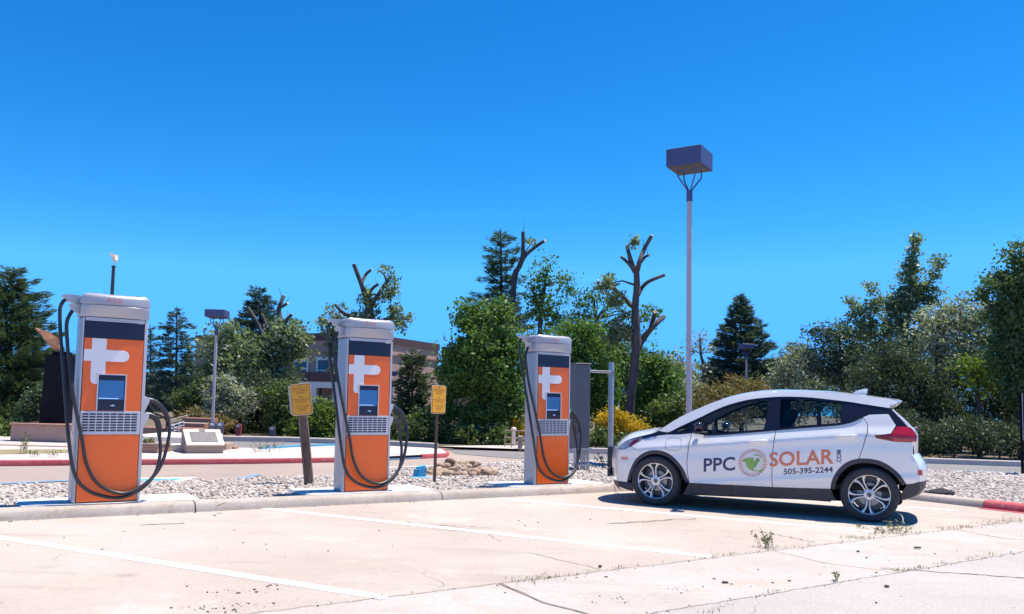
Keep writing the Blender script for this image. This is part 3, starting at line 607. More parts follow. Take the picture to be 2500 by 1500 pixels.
# ------------------------------------------------------------------ the white car.  Local x forward, y to its left, z up
def pchip(tab):
    X = np.array([a for a, _ in tab], float); Yv = np.array([b_ for _, b_ in tab], float); h = np.diff(X); dl = np.diff(Yv) / h; dv = np.zeros_like(Yv)
    for i in range(1, len(X) - 1):
        if dl[i - 1] * dl[i] > 0:
            w1 = 2 * h[i] + h[i - 1]; w2 = h[i] + 2 * h[i - 1]; dv[i] = (w1 + w2) / (w1 / dl[i - 1] + w2 / dl[i])
    dv[0] = dl[0]; dv[-1] = dl[-1]
    def f(x):
        x = min(max(x, X[0]), X[-1]); i = min(max(int(np.searchsorted(X, x)) - 1, 0), len(h) - 1); s = (x - X[i]) / h[i]
        return ((1 + 2 * s) * (1 - s) ** 2 * Yv[i] + s * (1 - s) ** 2 * h[i] * dv[i] + s * s * (3 - 2 * s) * Yv[i + 1] + s * s * (s - 1) * h[i] * dv[i + 1])
    return f
PLAN = pchip([(-1.91, .60), (-1.85, .70), (-1.78, .765), (-1.65, .815), (-1.5, .845), (-1.2, .87), (-.6, .882), (.4, .882), (.9, .878), (1.25, .868), (1.5, .845), (1.7, .795), (1.82, .735), (1.92, .65), (2.0, .54)])
TH = pchip([(-.75, -.075), (-.62, -.05), (-.53, -.022), (-.495, -.006), (-.47, -.006), (-.435, -.016), (-.40, -.012), (-.28, -.002), (-.18, 0), (-.09, -.006), (-.02, -.003), (0.0, -.001), (.02, -.013), (.06, -.040), (.11, -.072), (.16, -.093), (.45, -.230), (.60, -.305), (.70, -.37)])
def zcr(x): return .888 - .1105 * x if x > -1.2 else 1.0206
def W(x, z): return PLAN(x) + TH(z - zcr(x))
EDGE = pchip([(-1.58, 1.438), (-1.42, 1.468), (-1.19, 1.492), (-1.0, 1.513), (-.7, 1.533), (-.253, 1.536), (.003, 1.524), (.265, 1.480), (.531, 1.398), (.734, 1.312), (.982, 1.188), (1.10, 1.115), (1.2, 1.045), (1.26, 1.0), (1.34, .950), (1.45, .915), (1.58, .880), (1.70, .842), (1.78, .80), (1.86, .735)])
def arch_pts(cx, cz, pts): return pts
ARF = [(.858, .327), (.886, .392), (.941, .510), (1.052, .632), (1.178, .703), (1.317, .720), (1.457, .682), (1.583, .583), (1.666, .427), (1.706, .300)]
ARR = [(-.831, .362), (-.855, .476), (-.925, .605), (-1.029, .698), (-1.145, .738), (-1.259, .745), (-1.383, .723), (-1.495, .662), (-1.583, .582), (-1.638, .501), (-1.66, .466)]
def smooth2(pts, k=4): return [(p.x, p.z) for p in catmull([(a, 0, b_) for a, b_ in pts], k)]
ARF = smooth2(ARF); ARR = smooth2(ARR)
def car_panel(name, outer, mats, parent, side, off=0.0, holes=(), step=.055, thick=.022, lab=None, fn=None):
    loops = [outer] + list(holes); pts = []; edges = []
    for lp in loops:
        dl = []
        for i in range(len(lp)):
            a = Vector(lp[i]); b_ = Vector(lp[(i + 1) % len(lp)]); n_ = max(1, int((b_ - a).length / step))
            dl += [a.lerp(b_, j / n_) for j in range(n_)]
        s = len(pts); pts += dl; edges += [(s + i, s + (i + 1) % len(dl)) for i in range(len(dl))]
    nb = len(pts); B = np.array([(p.x, p.y) for p in pts])
    gx, gzz = np.meshgrid(np.arange(B[:, 0].min(), B[:, 0].max(), step), np.arange(B[:, 1].min(), B[:, 1].max(), step * .55))
    gx = gx.ravel(); gzz = gzz.ravel(); ok = in_poly(gx, gzz, outer)
    for h in holes: ok &= ~in_poly(gx, gzz, h)
    for a, c in zip(gx[ok], gzz[ok]):
        if ((B[:, 0] - a) ** 2 + ((B[:, 1] - c) ** 2) * 3).min() > (step * .45) ** 2: pts.append(Vector((a, c)))
    co, _, fs, _, _, _ = delaunay_2d_cdt([Vector((p.x, p.y)) for p in pts], edges, [], 0, 1e-5)
    F = []
    for f in fs:
        c = sum((co[i] for i in f), Vector((0, 0))) / len(f)
        if in_poly(np.array([c.x]), np.array([c.y]), outer)[0] and not any(in_poly(np.array([c.x]), np.array([c.y]), h)[0] for h in holes): F.append(tuple(f))
    mb = MB(); V = [(p.x, side * ((W(p.x, p.y) if fn is None else fn(p.x, p.y)) + off), p.y) for p in co]
    mb.add(V, F, 0)
    if thick:                                                     # returned edge all round, in the shadow colour
        from collections import Counter
        ec = Counter(); od = {}
        for f in F:
            for i in range(len(f)):
                e = (f[i], f[(i + 1) % len(f)]); ec[tuple(sorted(e))] += 1; od[tuple(sorted(e))] = e
        bd = [od[e] for e, c in ec.items() if c == 1]; vi = sorted({i for e in bd for i in e}); mp = {v: k for k, v in enumerate(vi)}; base = len(vi)
        mb.add([V[i] for i in vi] + [(V[i][0], V[i][1] - side * thick, V[i][2]) for i in vi], [(mp[a], mp[b_], mp[b_] + base, mp[a] + base) for a, b_ in bd], 1)
    me = bpy.data.meshes.new(name); me.from_pydata(mb.v, [], mb.f)
    for m_ in (mats, MT['dark']): me.materials.append(m_)
    me.polygons.foreach_set('material_index', mb.mi)
    me.update()
    fl = [p.normal.y * side < 0 and p.material_index == 0 for p in me.polygons]
    if sum(fl) > len(F) / 2: me.flip_normals()
    me.polygons.foreach_set('use_smooth', [True] * len(me.polygons))
    o = link(bpy.data.objects.new(name, me), parent)
    if lab: o['label'] = lab
    return o
car = thing('parked_car', 'white electric hatchback with solar company lettering on its doors, parked at the kerb', 'car', (3.466, 11.046, 0), math.pi - R(24.5))
# outlines on the body side
DT = [(1.126, .968), (1.017, 1.033), (.748, 1.171), (.615, 1.245), (.418, 1.334), (.159, 1.410), (-.157, 1.452), (-.4, 1.458), (-.602, 1.452), (-1.018, 1.412), (-1.191, 1.386), (-1.452, 1.350)]
DB = [(1.126, .953), (.84, .962), (.691, .941), (.48, .955), (.14, .995), (-.197, 1.039), (-.483, 1.076), (-.80, 1.112), (-.959, 1.138), (-1.076, 1.173), (-1.191, 1.233), (-1.26, 1.266), (-1.40, 1.277), (-1.475, 1.279)]
DT = smooth2(DT, 3); DB = smooth2(DB, 3)
def ez(x, d=0): return (x, EDGE(x) + d)
SEAMF = [(.853, .955), (.872, .80), (.889, .607), (.885, .47), (.860, .327)]
SEAMB = [(-.197, 1.037), (-.18, .86), (-.163, .715), (-.160, .50), (-.165, .339)]
SEAMR = [(-1.191, 1.230), (-1.225, 1.185), (-1.246, 1.13), (-1.243, 1.06), (-1.225, .992), (-1.19, .86), (-1.150, .742)]
def sh(pts, dx): return [(a + dx, b_) for a, b_ in pts]
def dbseg(x1, x0): return [p for p in DB if x0 < p[0] < x1]
strip_low = [(1.76, .775), (1.646, .818), (1.518, .848), (1.40, .880), (1.293, .908), (1.182, .925), (1.0, .935), (.853, .940)]
bm_chassis = car
for side in (1, -1):
    sfx = side
    # rocker, doors, fender, quarter, bumpers
    fend = sh(SEAMF[::-1], .004) + [p for p in strip_low[::-1][1:6]] + [(1.525, .838), (1.655, .748)] + [(1.56, .712), (1.478, .672)] + [p for p in ARF[::-1] if p[0] < 1.47]
    fo = car_panel('fender', fend, MT['paint'], car, side)
    if side == 1:
        ring = [(1.075 + .104 * math.copysign(abs(math.cos(a)) ** .55, math.cos(a)), .808 + .082 * math.copysign(abs(math.sin(a)) ** .55, math.sin(a))) for a in [i * math.pi / 14 for i in range(28)]]
        rin = [(1.075 + (x - 1.075) * .965, .808 + (z - .808) * .96) for x, z in ring]
        car_panel('charge_flap', ring, MT['slot'], fo, side, .0012, thick=0, holes=[rin], step=.03)
    bump_ = [(1.47, .677), (1.555, .706), (1.66, .744), (1.744, .708), (1.80, .698), (1.86, .70), (1.875, .55), (1.87, .40), (1.86, .275), (1.706, .275)] + [p for p in ARF[::-1] if p[0] > 1.475]
    fb = car_panel('front_bumper_corner', bump_, MT['paint'], car, side)
    car_panel('side_marker', [(1.815, .60), (1.70, .607), (1.712, .567), (1.80, .562)], MT['salmon'], fb, side, .004, thick=.004)
    car_panel('front_valance', [(1.86, .272), (1.84, .20), (1.62, .155), (1.62, .272)], MT['blackplastic'], car, side, -.004)
    car_panel('black_strip', strip_low + [(.853, .953), (.84, .960), (1.126, .953), (1.17, .952), (1.22, .962)] + [ez(x, -.006) for x in (1.30, 1.36, 1.45, 1.55, 1.63)] + [(1.70, .822)], MT['blackgloss'], car, side, -.002)
    hl = [(1.855, .712), (1.80, .704), (1.742, .713), (1.656, .753), (1.529, .845), (1.516, .872), (1.60, .862), (1.70, .834), (1.78, .792), (1.845, .735)]
    ho = car_panel('headlight', hl, MT['lens'], car, side, .003, thick=.01)
    car_panel('turn_lens', [(1.70, .750), (1.655, .765), (1.56, .838), (1.555, .852), (1.60, .848), (1.665, .81)], MT['reddark'], ho, side, .006, thick=0)
    fd = SEAMF and sh(SEAMF, -.004) + sh(SEAMB[::-1], .004) + dbseg(.85, -.19)[::-1]
    fd = car_panel('front_door', fd, MT['paint'], car, side)
    rd = sh(SEAMB, -.004) + [(-.5, .349), (-.66, .355), (-.827, .362)] + [p for p in ARR if p[0] > -1.14] + sh(SEAMR[::-1], .004) + dbseg(-1.185, -.2 )[::-1][:] if False else sh(SEAMB, -.004) + [(-.5, .349), (-.66, .355), (-.827, .362)] + [p for p in ARR if p[0] > -1.14] + sh(SEAMR[::-1], .004) + [p for p in DB[::-1] if -1.185 < p[0] < -.2]
    rd = car_panel('rear_door', rd, MT['paint'], car, side)
    qp = sh(SEAMR, -.004) + [p for p in ARR if p[0] <= -1.155] + [(-1.73, .477), (-1.80, .503), (-1.795, .66), (-1.765, .735), (-1.715, .82), (-1.715, .955), (-1.529, .955), (-1.339, .988), (-1.318, 1.022), (-1.495, 1.050), (-1.55, 1.145), (-1.47, 1.276), (-1.40, 1.273), (-1.26, 1.262)]
    qp = car_panel('quarter_panel', qp, MT['paint'], car, side)
    tl = [(-1.330, 1.021), (-1.507, 1.053), (-1.563, 1.135), (-1.66, 1.135), (-1.735, 1.10), (-1.775, 1.03), (-1.765, .962), (-1.529, .958), (-1.345, .991)]
    to = car_panel('tail_light', tl, MT['redlens'], car, side, .010, thick=.03)
    car_panel('tail_lens_tip', [(-1.335, 1.018), (-1.50, 1.045), (-1.52, .970), (-1.35, .994)], MT['reddark'], to, side, .0125, thick=0)
    car_panel('rear_valance', [(-1.664, .462), (-1.73, .473), (-1.80, .499), (-1.80, .40), (-1.755, .335), (-1.60, .268), (-1.60, .34)], MT['blackplastic'], car, side, -.003)
    car_panel('rocker_panel', [(.858, .322), (-.165, .335), (-.66, .351), (-.831, .358), (-.90, .217), (0, .188), (.95, .165)], MT['blackplastic'], car, side, -.006)
    car_panel('rear_reflector', [(-1.83, .635), (-1.783, .64), (-1.783, .575), (-1.83, .57)], MT['redlens'], car, side, .004, thick=.004)
    # wheel arch cladding and liners
    for (ar, cx, cz, nm) in ((ARF, 1.303, .315, 'f'), (ARR, -1.262, .322, 'r')):
        inn_ = [(cx + (x - cx) * .885, cz + (z - cz) * .875) for x, z in ar]
        car_panel('arch_cladding', ar + inn_[::-1], MT['blackplastic'], car, side, .001, step=.04)
        mb = MB(); k = len(inn_)
        V = [(x, side * (W(x, z) - .005), z) for x, z in inn_] + [(x, side * .50, z) for x, z in inn_] + [(cx, side * .50, cz)]
        mb.add(V, [(i, i + 1, i + 1 + k, i + k) for i in range(k - 1)] + [(i + k, i + 1 + k, 2 * k) for i in range(k - 1)]); mb.build('wheel_liner', MT['dark'], car)
    # windows: black surround with openings, glass set in them
    dlo = DT + [(-1.475, 1.300)] + DB[::-1]
    g0 = [(1.075, .972), (.865, .980), (.838, 1.100)]
    g1 = [(.795, .985), (.80, 1.118), (.60, 1.226), (.41, 1.308), (.159, 1.383), (.0, 1.405), (-.085, 1.411), (-.075, 1.20), (-.045, 1.036), (.16, 1.012), (.48, .974), (.69, .960)]
    g2 = [(-.235, 1.063), (-.225, 1.24), (-.232, 1.423), (-.40, 1.428), (-.602, 1.424), (-.86, 1.402), (-.955, 1.389), (-.950, 1.158), (-.80, 1.133), (-.483, 1.096)]
    wf_ = car_panel('window_frame', dlo, MT['blackgloss'], car, side, -.008, holes=[g0, g1, g2], thick=.03)
    for g in (g0, g1, g2): car_panel('side_window', g, MT['glass'], wf_, side, -.022, thick=0)
    mb = MB(); pth = [(x, side * (W(x, z) + .003), z) for x, z in DB if -1.2 < x < .74]; mb.tube(pth, .007, 6); mb.build('window_moulding', MT['blackgloss'], wf_, smooth=60)
    # roof rail and pillars in white
    rail = [(1.126, .975)] + [(x, z + .004) for x, z in DT[1:]] + [(-1.475, 1.352), (-1.56, 1.405), (-1.58, 1.436)] + [ez(x) for x in (-1.42, -1.19, -1.0, -.7, -.45, -.253, 0, .13, .265, .4, .531, .63, .734, .86, .982, 1.04, 1.10, 1.15, 1.2, 1.26, 1.3)] + [(1.24, .962), (1.17, .956)]
    car_panel('roof_rail', rail, MT['paint'], car, side, 0, step=.05)
    car_panel('hatch_pillar', [(-1.475, 1.276), (-1.475, 1.300), (-1.452, 1.346), (-1.50, 1.335), (-1.60, 1.23), (-1.675, 1.14), (-1.57, 1.14), (-1.552, 1.148)], MT['blackgloss'], car, side, -.006)
    car_panel('hatch_edge', [(-1.503, 1.335), (-1.525, 1.335), (-1.66, 1.21), (-1.735, 1.125), (-1.73, 1.11), (-1.675, 1.136), (-1.60, 1.23)], MT['paint'], car, side, -.012)
    # door handles
    for (hx, hz) in ((.003, .892), (-1.012, .998)):
        par = fd if hx > -.5 else rd
        cup = [(hx + .125 * math.cos(a), hz + .030 * math.sin(a) + (-.09 * .125 * math.cos(a))) for a in [i * math.pi / 10 for i in range(20)]]
        car_panel('handle_cup', cup, MT['paint'], par, side, .003, thick=.003, step=.03)
        mb = MB(); y = W(hx, hz) + .03
        mb.tube(catmull([(hx + .115, side * (y - .028), hz - .012), (hx + .075, side * y, hz - .006), (hx, side * (y + .006), hz + .002), (hx - .075, side * y, hz + .010), (hx - .115, side * (y - .028), hz + .014)], 3), [.012] * 3 + [.018] * 7 + [.012] * 3, 8)
        mb.build('door_handle', MT['paint'], par, smooth=60)
    # mirror
    mb = MB(); bm = bmesh.new(); bmesh.ops.create_uvsphere(bm, u_segments=16, v_segments=10, radius=1)
    for v in bm.verts: v.co = Vector((.70 + v.co.x * .085 * (1.0 if v.co.x > 0 else .55), side * (.965 + v.co.y * .115), 1.045 + v.co.z * .062 + .02 * v.co.y * side * side))
    mb.bm(bm); mr = mb.build('door_mirror', MT['blackgloss'], car, smooth=60)
    mb = MB(); mb.box(.735, .80, min(side * .80, side * .95), max(side * .80, side * .95), .955, .985, bev=.01); mb.box(.62, .78, min(side * .90, side * 1.06), max(side * .90, side * 1.06), .975, .992, bev=.006); mb.build('mirror_arm', MT['blackplastic'], mr)
    # lower side shell that shuts the seams from behind
    car_panel('inner_shell', [(1.85, .28), (1.85, .70), (1.5, .83), (.84, .93), (-.2, 1.02), (-.95, 1.11), (-1.26, 1.24), (-1.46, 1.26), (-1.66, 1.1), (-1.74, .9), (-1.76, .5), (-1.66, .46)] + [(-1.262 + (x + 1.262) * .95, z) for x, z in ARR[::-1][1:]] + [(-.83, .22), (.93, .2), (.86, .33)] + [(1.303 + (x - 1.303) * .95, z) for x, z in ARF[1:]], MT['dark'], car, side, -.035, thick=0, step=.1)

# surfaces that cross the car
def cross(name, xs, crown, bow, mat, lift=0.0, nv=18, parent=car, smooth=True, vlim=1.0, ins=0.0):
    V = []; 
    for x in xs:
        ye = W(x, EDGE(x)) - ins
        for j in range(nv + 1):
            v = (-1 + 2 * j / nv) * vlim; a = 1 - abs(v) ** 2.4
            V.append((x + bow(x) * a, ye * v, EDGE(x) + crown(x) * a + lift))
    k = nv + 1; F = [(i * k + j, i * k + j + 1, (i + 1) * k + j + 1, (i + 1) * k + j) for i in range(len(xs) - 1) for j in range(nv)]
    mb = MB(); mb.add(V, F); o = mb.build(name, mat, parent, smooth=60)
    me = o.data
    if sum(p.normal.z for p in me.polygons) < 0: me.flip_normals()
    return o
crown = pchip([(-1.58, .015), (-1.2, .025), (-.2, .03), (.4, .03), (.8, .028), (1.15, .03), (1.30, .05), (1.45, .085), (1.65, .09), (1.78, .07), (1.86, .03)])
cross('hood', np.linspace(1.27, 1.86, 16), crown, lambda x: .02 + .14 * np.interp(x, [1.27, 1.86], [0, 1]) ** 1.5, MT['paint'])
cross('cowl', np.linspace(1.20, 1.275, 3), crown, lambda x: .02, MT['blackplastic'], -.004)
cross('windscreen', np.linspace(.50, 1.205, 12), crown, lambda x: .03, MT['screenglass'], -.004)
ro = cross('roof', np.linspace(-1.52, .505, 26), crown, lambda x: .02 if x > 0 else 0, MT['paint'])
# roof spoiler
mb = MB(); V = []; nv = 16
for j in range(nv + 1):
    v = -1 + 2 * j / nv; a = 1 - abs(v) ** 4
    for (x, z) in ((-1.44, 1.470), (-1.55, 1.452), (-1.60, 1.432), (-1.535, 1.365), (-1.46, 1.36)): V.append((x - .04 * a * (x < -1.5), v * (.575 + .02 * (z < 1.4)), z + .012 * a))
F = [(j * 5 + i, j * 5 + (i + 1) % 5, (j + 1) * 5 + (i + 1) % 5, (j + 1) * 5 + i) for j in range(nv) for i in range(5)] + [tuple(range(5)), tuple(nv * 5 + i for i in range(5))]
mb.add(V, F); mb.build('roof_spoiler', MT['paint'], car, smooth=35)
# end fascias
def fascia(name, rows, ex, mat, parent=car, nv=20):
    V = []; k = nv + 1                                            # rows: (x at side, half width, x at centre, z)
    for xb, yb, xc, z in rows:
        for j in range(nv + 1):
            u = -1 + 2 * j / nv; v = math.sin(u * math.pi / 2); V.append((xb + (xc - xb) * (1 - abs(v) ** ex), yb * v, z))
    mb = MB(); mb.add(V, [(i * k + j, i * k + j + 1, (i + 1) * k + j + 1, (i + 1) * k + j) for i in range(len(rows) - 1) for j in range(nv)])
    return mb.build(name, mat, parent, smooth=50)
def row(x, xc, z, d=0): return (x, W(x, z) + d, xc, z)
fascia('front_bumper', [row(1.86, 2.085, .275), row(1.87, 2.10, .40), row(1.875, 2.105, .55), row(1.86, 2.09, .70), row(1.855, 2.06, .735)], 2.3, MT['paint'])
fascia('front_lip', [row(1.86, 2.082, .272, -.004), row(1.84, 2.06, .20, -.004), row(1.80, 2.0, .16, -.004)], 2.3, MT['blackplastic'])
mb = MB(); mb.box(2.06, 2.105, -.42, .42, .30, .42, bev=.015); mb.build('front_grille', MT['blackplastic'], car)
fascia('rear_bumper', [row(-1.80, -1.90, .50), row(-1.80, -1.91, .58), row(-1.795, -1.905, .66), row(-1.765, -1.875, .735), row(-1.715, -1.815, .82)], 3.2, MT['paint'])
fascia('rear_lip', [row(-1.78, -1.90, .497, -.004), row(-1.79, -1.88, .40, -.004), row(-1.745, -1.83, .33, -.004), row(-1.6, -1.7, .266, -.004)], 3.2, MT['blackplastic'])
fascia('tailgate', [row(-1.715, -1.805, .82), row(-1.715, -1.81, .955), row(-1.73, -1.805, 1.05, -.02), row(-1.725, -1.765, 1.125, -.03)], 3.5, MT['paint'])
fascia('rear_window', [row(-1.725, -1.765, 1.125, -.03), row(-1.64, -1.67, 1.225, -.02), row(-1.515, -1.535, 1.345, -.01)], 3.5, MT['glass'])
# rear wiper motor hump, shark fin antenna
mb = MB(); mb.prism([(-1.06, 1.540), (-1.12, 1.575), (-1.20, 1.597), (-1.232, 1.597), (-1.222, 1.532), (-1.2, 1.505), (-1.06, 1.525)], .03, Matrix.Translation((0, -.015, 0))); mb.build('antenna_fin', MT['paint'], car, smooth=40)
mb = MB(); mb.lathe([(.03, 0), (.034, .02), (.02, .045)], 12, Matrix.Translation((-1.77, 0, 1.10)) @ Matrix.Rotation(-math.pi / 2, 4, 'Y')); mb.build('wiper_hub', MT['blackplastic'], car, smooth=50)
# chrome vent badge on the black strip
car_panel('strip_badge', [(1.495, .868), (1.31, .908), (1.335, .882), (1.475, .852)], MT['chrome'], car, 1, .003, thick=.003, step=.04, holes=[[(1.47, .866), (1.335, .897), (1.348, .886), (1.465, .860)]])
# underbody, cabin
mb = MB(); mb.box(-1.62, 1.72, -.52, .52, .19, .30, bev=.03); mb.box(-.86, .90, -.80, .80, .20, .36, bev=.03); mb.build('underbody', MT['dark'], car)
mb = MB(); mb.box(-1.45, 1.15, -.80, .80, .361, .42); mb.box(.72, 1.15, -.74, .74, .42, .93, bev=.06); mb.box(-1.50, -1.05, -.70, .70, .42, .92, bev=.04); cb = mb.build('cabin_trim', MT['dark'], car)
for (sx, sy, wd) in ((-.02, .37, .23), (-.02, -.37, .23)):
    mb = MB(); mb.box(sx - .05, sx + .45, sy - wd, sy + wd, .45, .60, bev=.05, seg=2)
    M_ = Matrix.Translation((sx - .05, sy, .55)) @ Matrix.Rotation(R(-18), 4, 'Y'); mb.box(-.07, .07, -wd, wd, 0, .56, bev=.05, M=M_, seg=2); mb.box(-.045, .045, -.13, .13, .60, .79, bev=.035, M=M_, seg=2); mb.box(-.01, .01, -.06, .06, .55, .62, M=M_)
    mb.build('front_seat', MT['seat'], car, smooth=40)
mb = MB(); mb.box(-1.0, -.55, -.62, .62, .45, .58, bev=.05); M_ = Matrix.Translation((-.95, 0, .52)) @ Matrix.Rotation(R(-22), 4, 'Y'); mb.box(-.07, .07, -.62, .62, 0, .55, bev=.05, M=M_)
for y in (-.40, 0, .40): mb.box(-.04, .04, y - .12, y + .12, .58, .72, bev=.03, M=M_)
mb.build('rear_bench', MT['seat'], car, smooth=40)
mb = MB(); cpt = Vector((.58, .37, .90)); ax = Matrix.Translation(cpt) @ Matrix.Rotation(R(-65), 4, 'Y')
ringp = [ax @ Vector((.18 * math.cos(i * math.pi / 12), .18 * math.sin(i * math.pi / 12), 0)) for i in range(25)]; mb.tube(ringp, .014, 6); mb.tube([ax @ Vector((-.17, 0, 0)), ax @ Vector((.17, 0, 0))], .016, 6); mb.tube([ax @ Vector((0, 0, 0)), ax @ Vector((0, 0, -.25))], .02, 6)
mb.build('steering_wheel', MT['blackplastic'], car, smooth=50)
mb = MB(); mb.box(.60, .64, -.12, .12, 1.30, 1.36, bev=.012); mb.build('rear_view_mirror', MT['blackplastic'], car)

# wheels
def make_wheel():
    w_ = bpy.data.objects.new('wheel', None); link(w_, car)
    mb = MB(); pr = [(.225, -.10), (.262, -.108), (.300, -.105), (.318, -.085), (.326, -.05), (.327, 0), (.326, .05), (.318, .085), (.300, .105), (.262, .108), (.238, .104), (.228, .095), (.225, .07)]
    rx = Matrix.Rotation(-math.pi / 2, 4, 'X')                    # axle along +y
    mb.lathe(pr, 48, rx, cap=False); ty = mb.build('tyre', MT['rubber'], w_, smooth=35)
    mb = MB()
    for r_, y in ((.272, .1085), (.285, .1080)): mb.lathe([(r_, 0), (r_ + .003, .002), (r_ + .006, 0)], 48, Matrix.Translation((0, y - .001, 0)) @ rx, cap=False)
    mb.build('sidewall_rib', MT['blackplastic'], ty)
    mb = MB(); mb.lathe([(.208, -.06), (.212, .05), (.216, .088), (.224, .103), (.231, .105), (.234, .098), (.231, .09)], 48, rx, cap=False)
    mb.build('rim', MT['alloy'], w_, smooth=40)
    mb = MB(); mb.lathe([(.209, -.055), (.205, .045), (.21, .072)], 40, rx, cap=False); mb.lathe([(.001, -.05), (.20, -.05)], 30, rx, cap=False); mb.build('barrel', MT['alloydark'], w_, smooth=40)
    mb = MB(); mb.lathe([(.001, .012), (.135, .012), (.135, -.012)], 32, rx, cap=False); mb.lathe([(.001, .05), (.062, .05), (.07, .02), (.07, .0)], 24, rx, cap=False); mb.build('brake_disc', MT['disc'], w_, smooth=40)
    mb = MB(); mb.lathe([(.001, .088), (.030, .088), (.034, .080), (.062, .078), (.068, .066), (.068, .04)], 30, rx, cap=False)
    for k in range(5):
        A = R(90 + 72 * k)
        for sg in (-1, 1):
            pts = [(.062, .015 * sg), (.105, .017 * sg), (.145, .021 * sg), (.175, .030 * sg), (.198, .043 * sg), (.214, .060 * sg)]
            cs = catmull([(a, b_, 0) for a, b_ in pts], 4); nn_ = len(cs); hw = np.interp(np.linspace(0, 1, nn_), [0, .4, .75, 1], [.010, .011, .014, .022]); V = []
            for i, c in enumerate(cs):
                d = (cs[min(i + 1, nn_ - 1)] - cs[max(i - 1, 0)]).normalized(); q = Vector((-d.y, d.x, 0)); yt = .080 + .012 * (i / (nn_ - 1)) ; 
                for o_, dep in ((-1, -.035), (-1, -.006), (-.55, 0), (.55, 0), (1, -.006), (1, -.035)):
                    p = c + q * o_ * hw[i]; x = p.x * math.cos(A) - p.y * math.sin(A); z = p.x * math.sin(A) + p.y * math.cos(A); V.append((x, yt + dep, z))
            F = [(i * 6 + j, i * 6 + j + 1, (i + 1) * 6 + j + 1, (i + 1) * 6 + j) for i in range(nn_ - 1) for j in range(5)]; mb.add(V, F)
    mb.build('spokes', MT['alloy'], w_, smooth=40)
    for k in range(5):
        A = R(90 + 36 + 72 * k + 36 - 0); A = R(90 + 72 * k + 36)
        mb = MB(); T_ = Matrix.Translation((.054 * math.cos(A), 0, .054 * math.sin(A))) @ rx
        mb.lathe([(.0001, .072), (.0095, .072), (.0095, .079), (.0125, .0795), (.0125, .076)], 12, T_, cap=False); mb.build('lug_nut', MT['alloydark'], w_, smooth=40)
    mb = MB(); mb.lathe([(.001, .090), (.024, .090), (.027, .087)], 20, rx, cap=False); mb.build('hub_cap', MT['alloydark'], w_, smooth=40)
    return w_
wh = make_wheel(); k = 0
for (x, s_, rot) in ((1.303, 1, 8), (-1.262, 1, 30), (1.303, -1, 0), (-1.262, -1, 20)):
    o = wh if k == 0 else copy_tree(wh, car); k += 1
    o.matrix_local = Matrix.Translation((x, s_ * .765, .322)) @ (Matrix() if s_ == 1 else Matrix.Rotation(math.pi, 4, 'Z')) @ Matrix.Rotation(R(rot), 4, 'Y')

# door lettering, laid on the curved side
def on_side(u, v, t=.105, P0=(.07, .62)):    # u to the rear, v up, in a frame tilted with the lettering
    x = P0[0] - u * math.cos(t) + v * math.sin(t) * 0 - 0; z = P0[1] + u * math.sin(t) + v; return x, z
def decal(name, VF, mat, parent, off=.003, f=None):
    V, F = VF; mb = MB()
    V3 = []
    for v in V:
        x, z = f(v[0], v[1]); V3.append((x, W(x, z) + off, z))
    mb.add(V3, F); o = mb.build(name, mat, parent)
    if sum(p.normal.y for p in o.data.polygons) < 0: o.data.flip_normals()
    return o
fdoor = [c for c in car.children if c.name.startswith('front_door')][0]; rdoor = [c for c in car.children if c.name.startswith('rear_door')][0]
def subdiv_text(body, size, width, bold=.018):
    V, F = text_mesh(body, size, width, bold=bold); return V, F
decal('navy_letters', subdiv_text('PPC', .235, .395), MT['navy'], fdoor, f=lambda u, v: on_side(u - .41, v + .005))
def sf(u, v): return on_side(u + .575, v + .033)
decal('orange_letters', subdiv_text('SOLAR', .243, .745), MT['orangevinyl'], rdoor, .004, f=sf)
decal('phone_number', subdiv_text('505-395-2244', .096, .565), MT['navy'], rdoor, f=lambda u, v: on_side(u + .655, v - .123))
decal('dot_com', subdiv_text('.COM', .072, .155), MT['navy'], rdoor, f=lambda u, v: on_side(-v + 1.005, u + .028))
def poly_vf(pts):
    tri = tessellate_polygon([[Vector((a, b_, 0)) for a, b_ in pts]]); return pts, [tuple(t) for t in tri]
def glob(px): return [((a - 950) / 6.872 / 1000 * 5.03 * .98, -(b_ - 455) / 6.872 / 1000 * 5.03 * .98) for a, b_ in px]
rad = .172
decal('globe_disc', poly_vf([(rad * .70 * math.cos(i * math.pi / 20), rad * .70 * math.sin(i * math.pi / 20)) for i in range(40)]), MT['cream'], fdoor, .002, f=on_side)
na = [(775, 400), (790, 422), (830, 432), (845, 500), (880, 545), (902, 570), (960, 590), (1040, 602), (1036, 586), (985, 580), (960, 560), (965, 540), (1010, 530), (1020, 495), (1045, 452), (1080, 410), (1048, 372), (1000, 382), (1004, 422), (978, 420), (960, 392), (966, 352), (920, 362), (880, 356), (850, 362), (800, 376)]
decal('continent', poly_vf(glob(na)), MT['greenvinyl'], fdoor, .005, f=on_side)
decal('continent', poly_vf(glob([(1050, 600), (1078, 572), (1135, 560), (1118, 590), (1098, 612), (1062, 622)])), MT['greenvinyl'], fdoor, .005, f=on_side)
decal('continent', poly_vf(glob([(968, 330), (1000, 308), (1040, 312), (1090, 345), (1100, 375), (1075, 350), (1030, 328), (1000, 330)])), MT['greenvinyl'], fdoor, .005, f=on_side)
V1 = []; F1 = []; V2 = []; F2 = []; V3_ = []; F3 = []
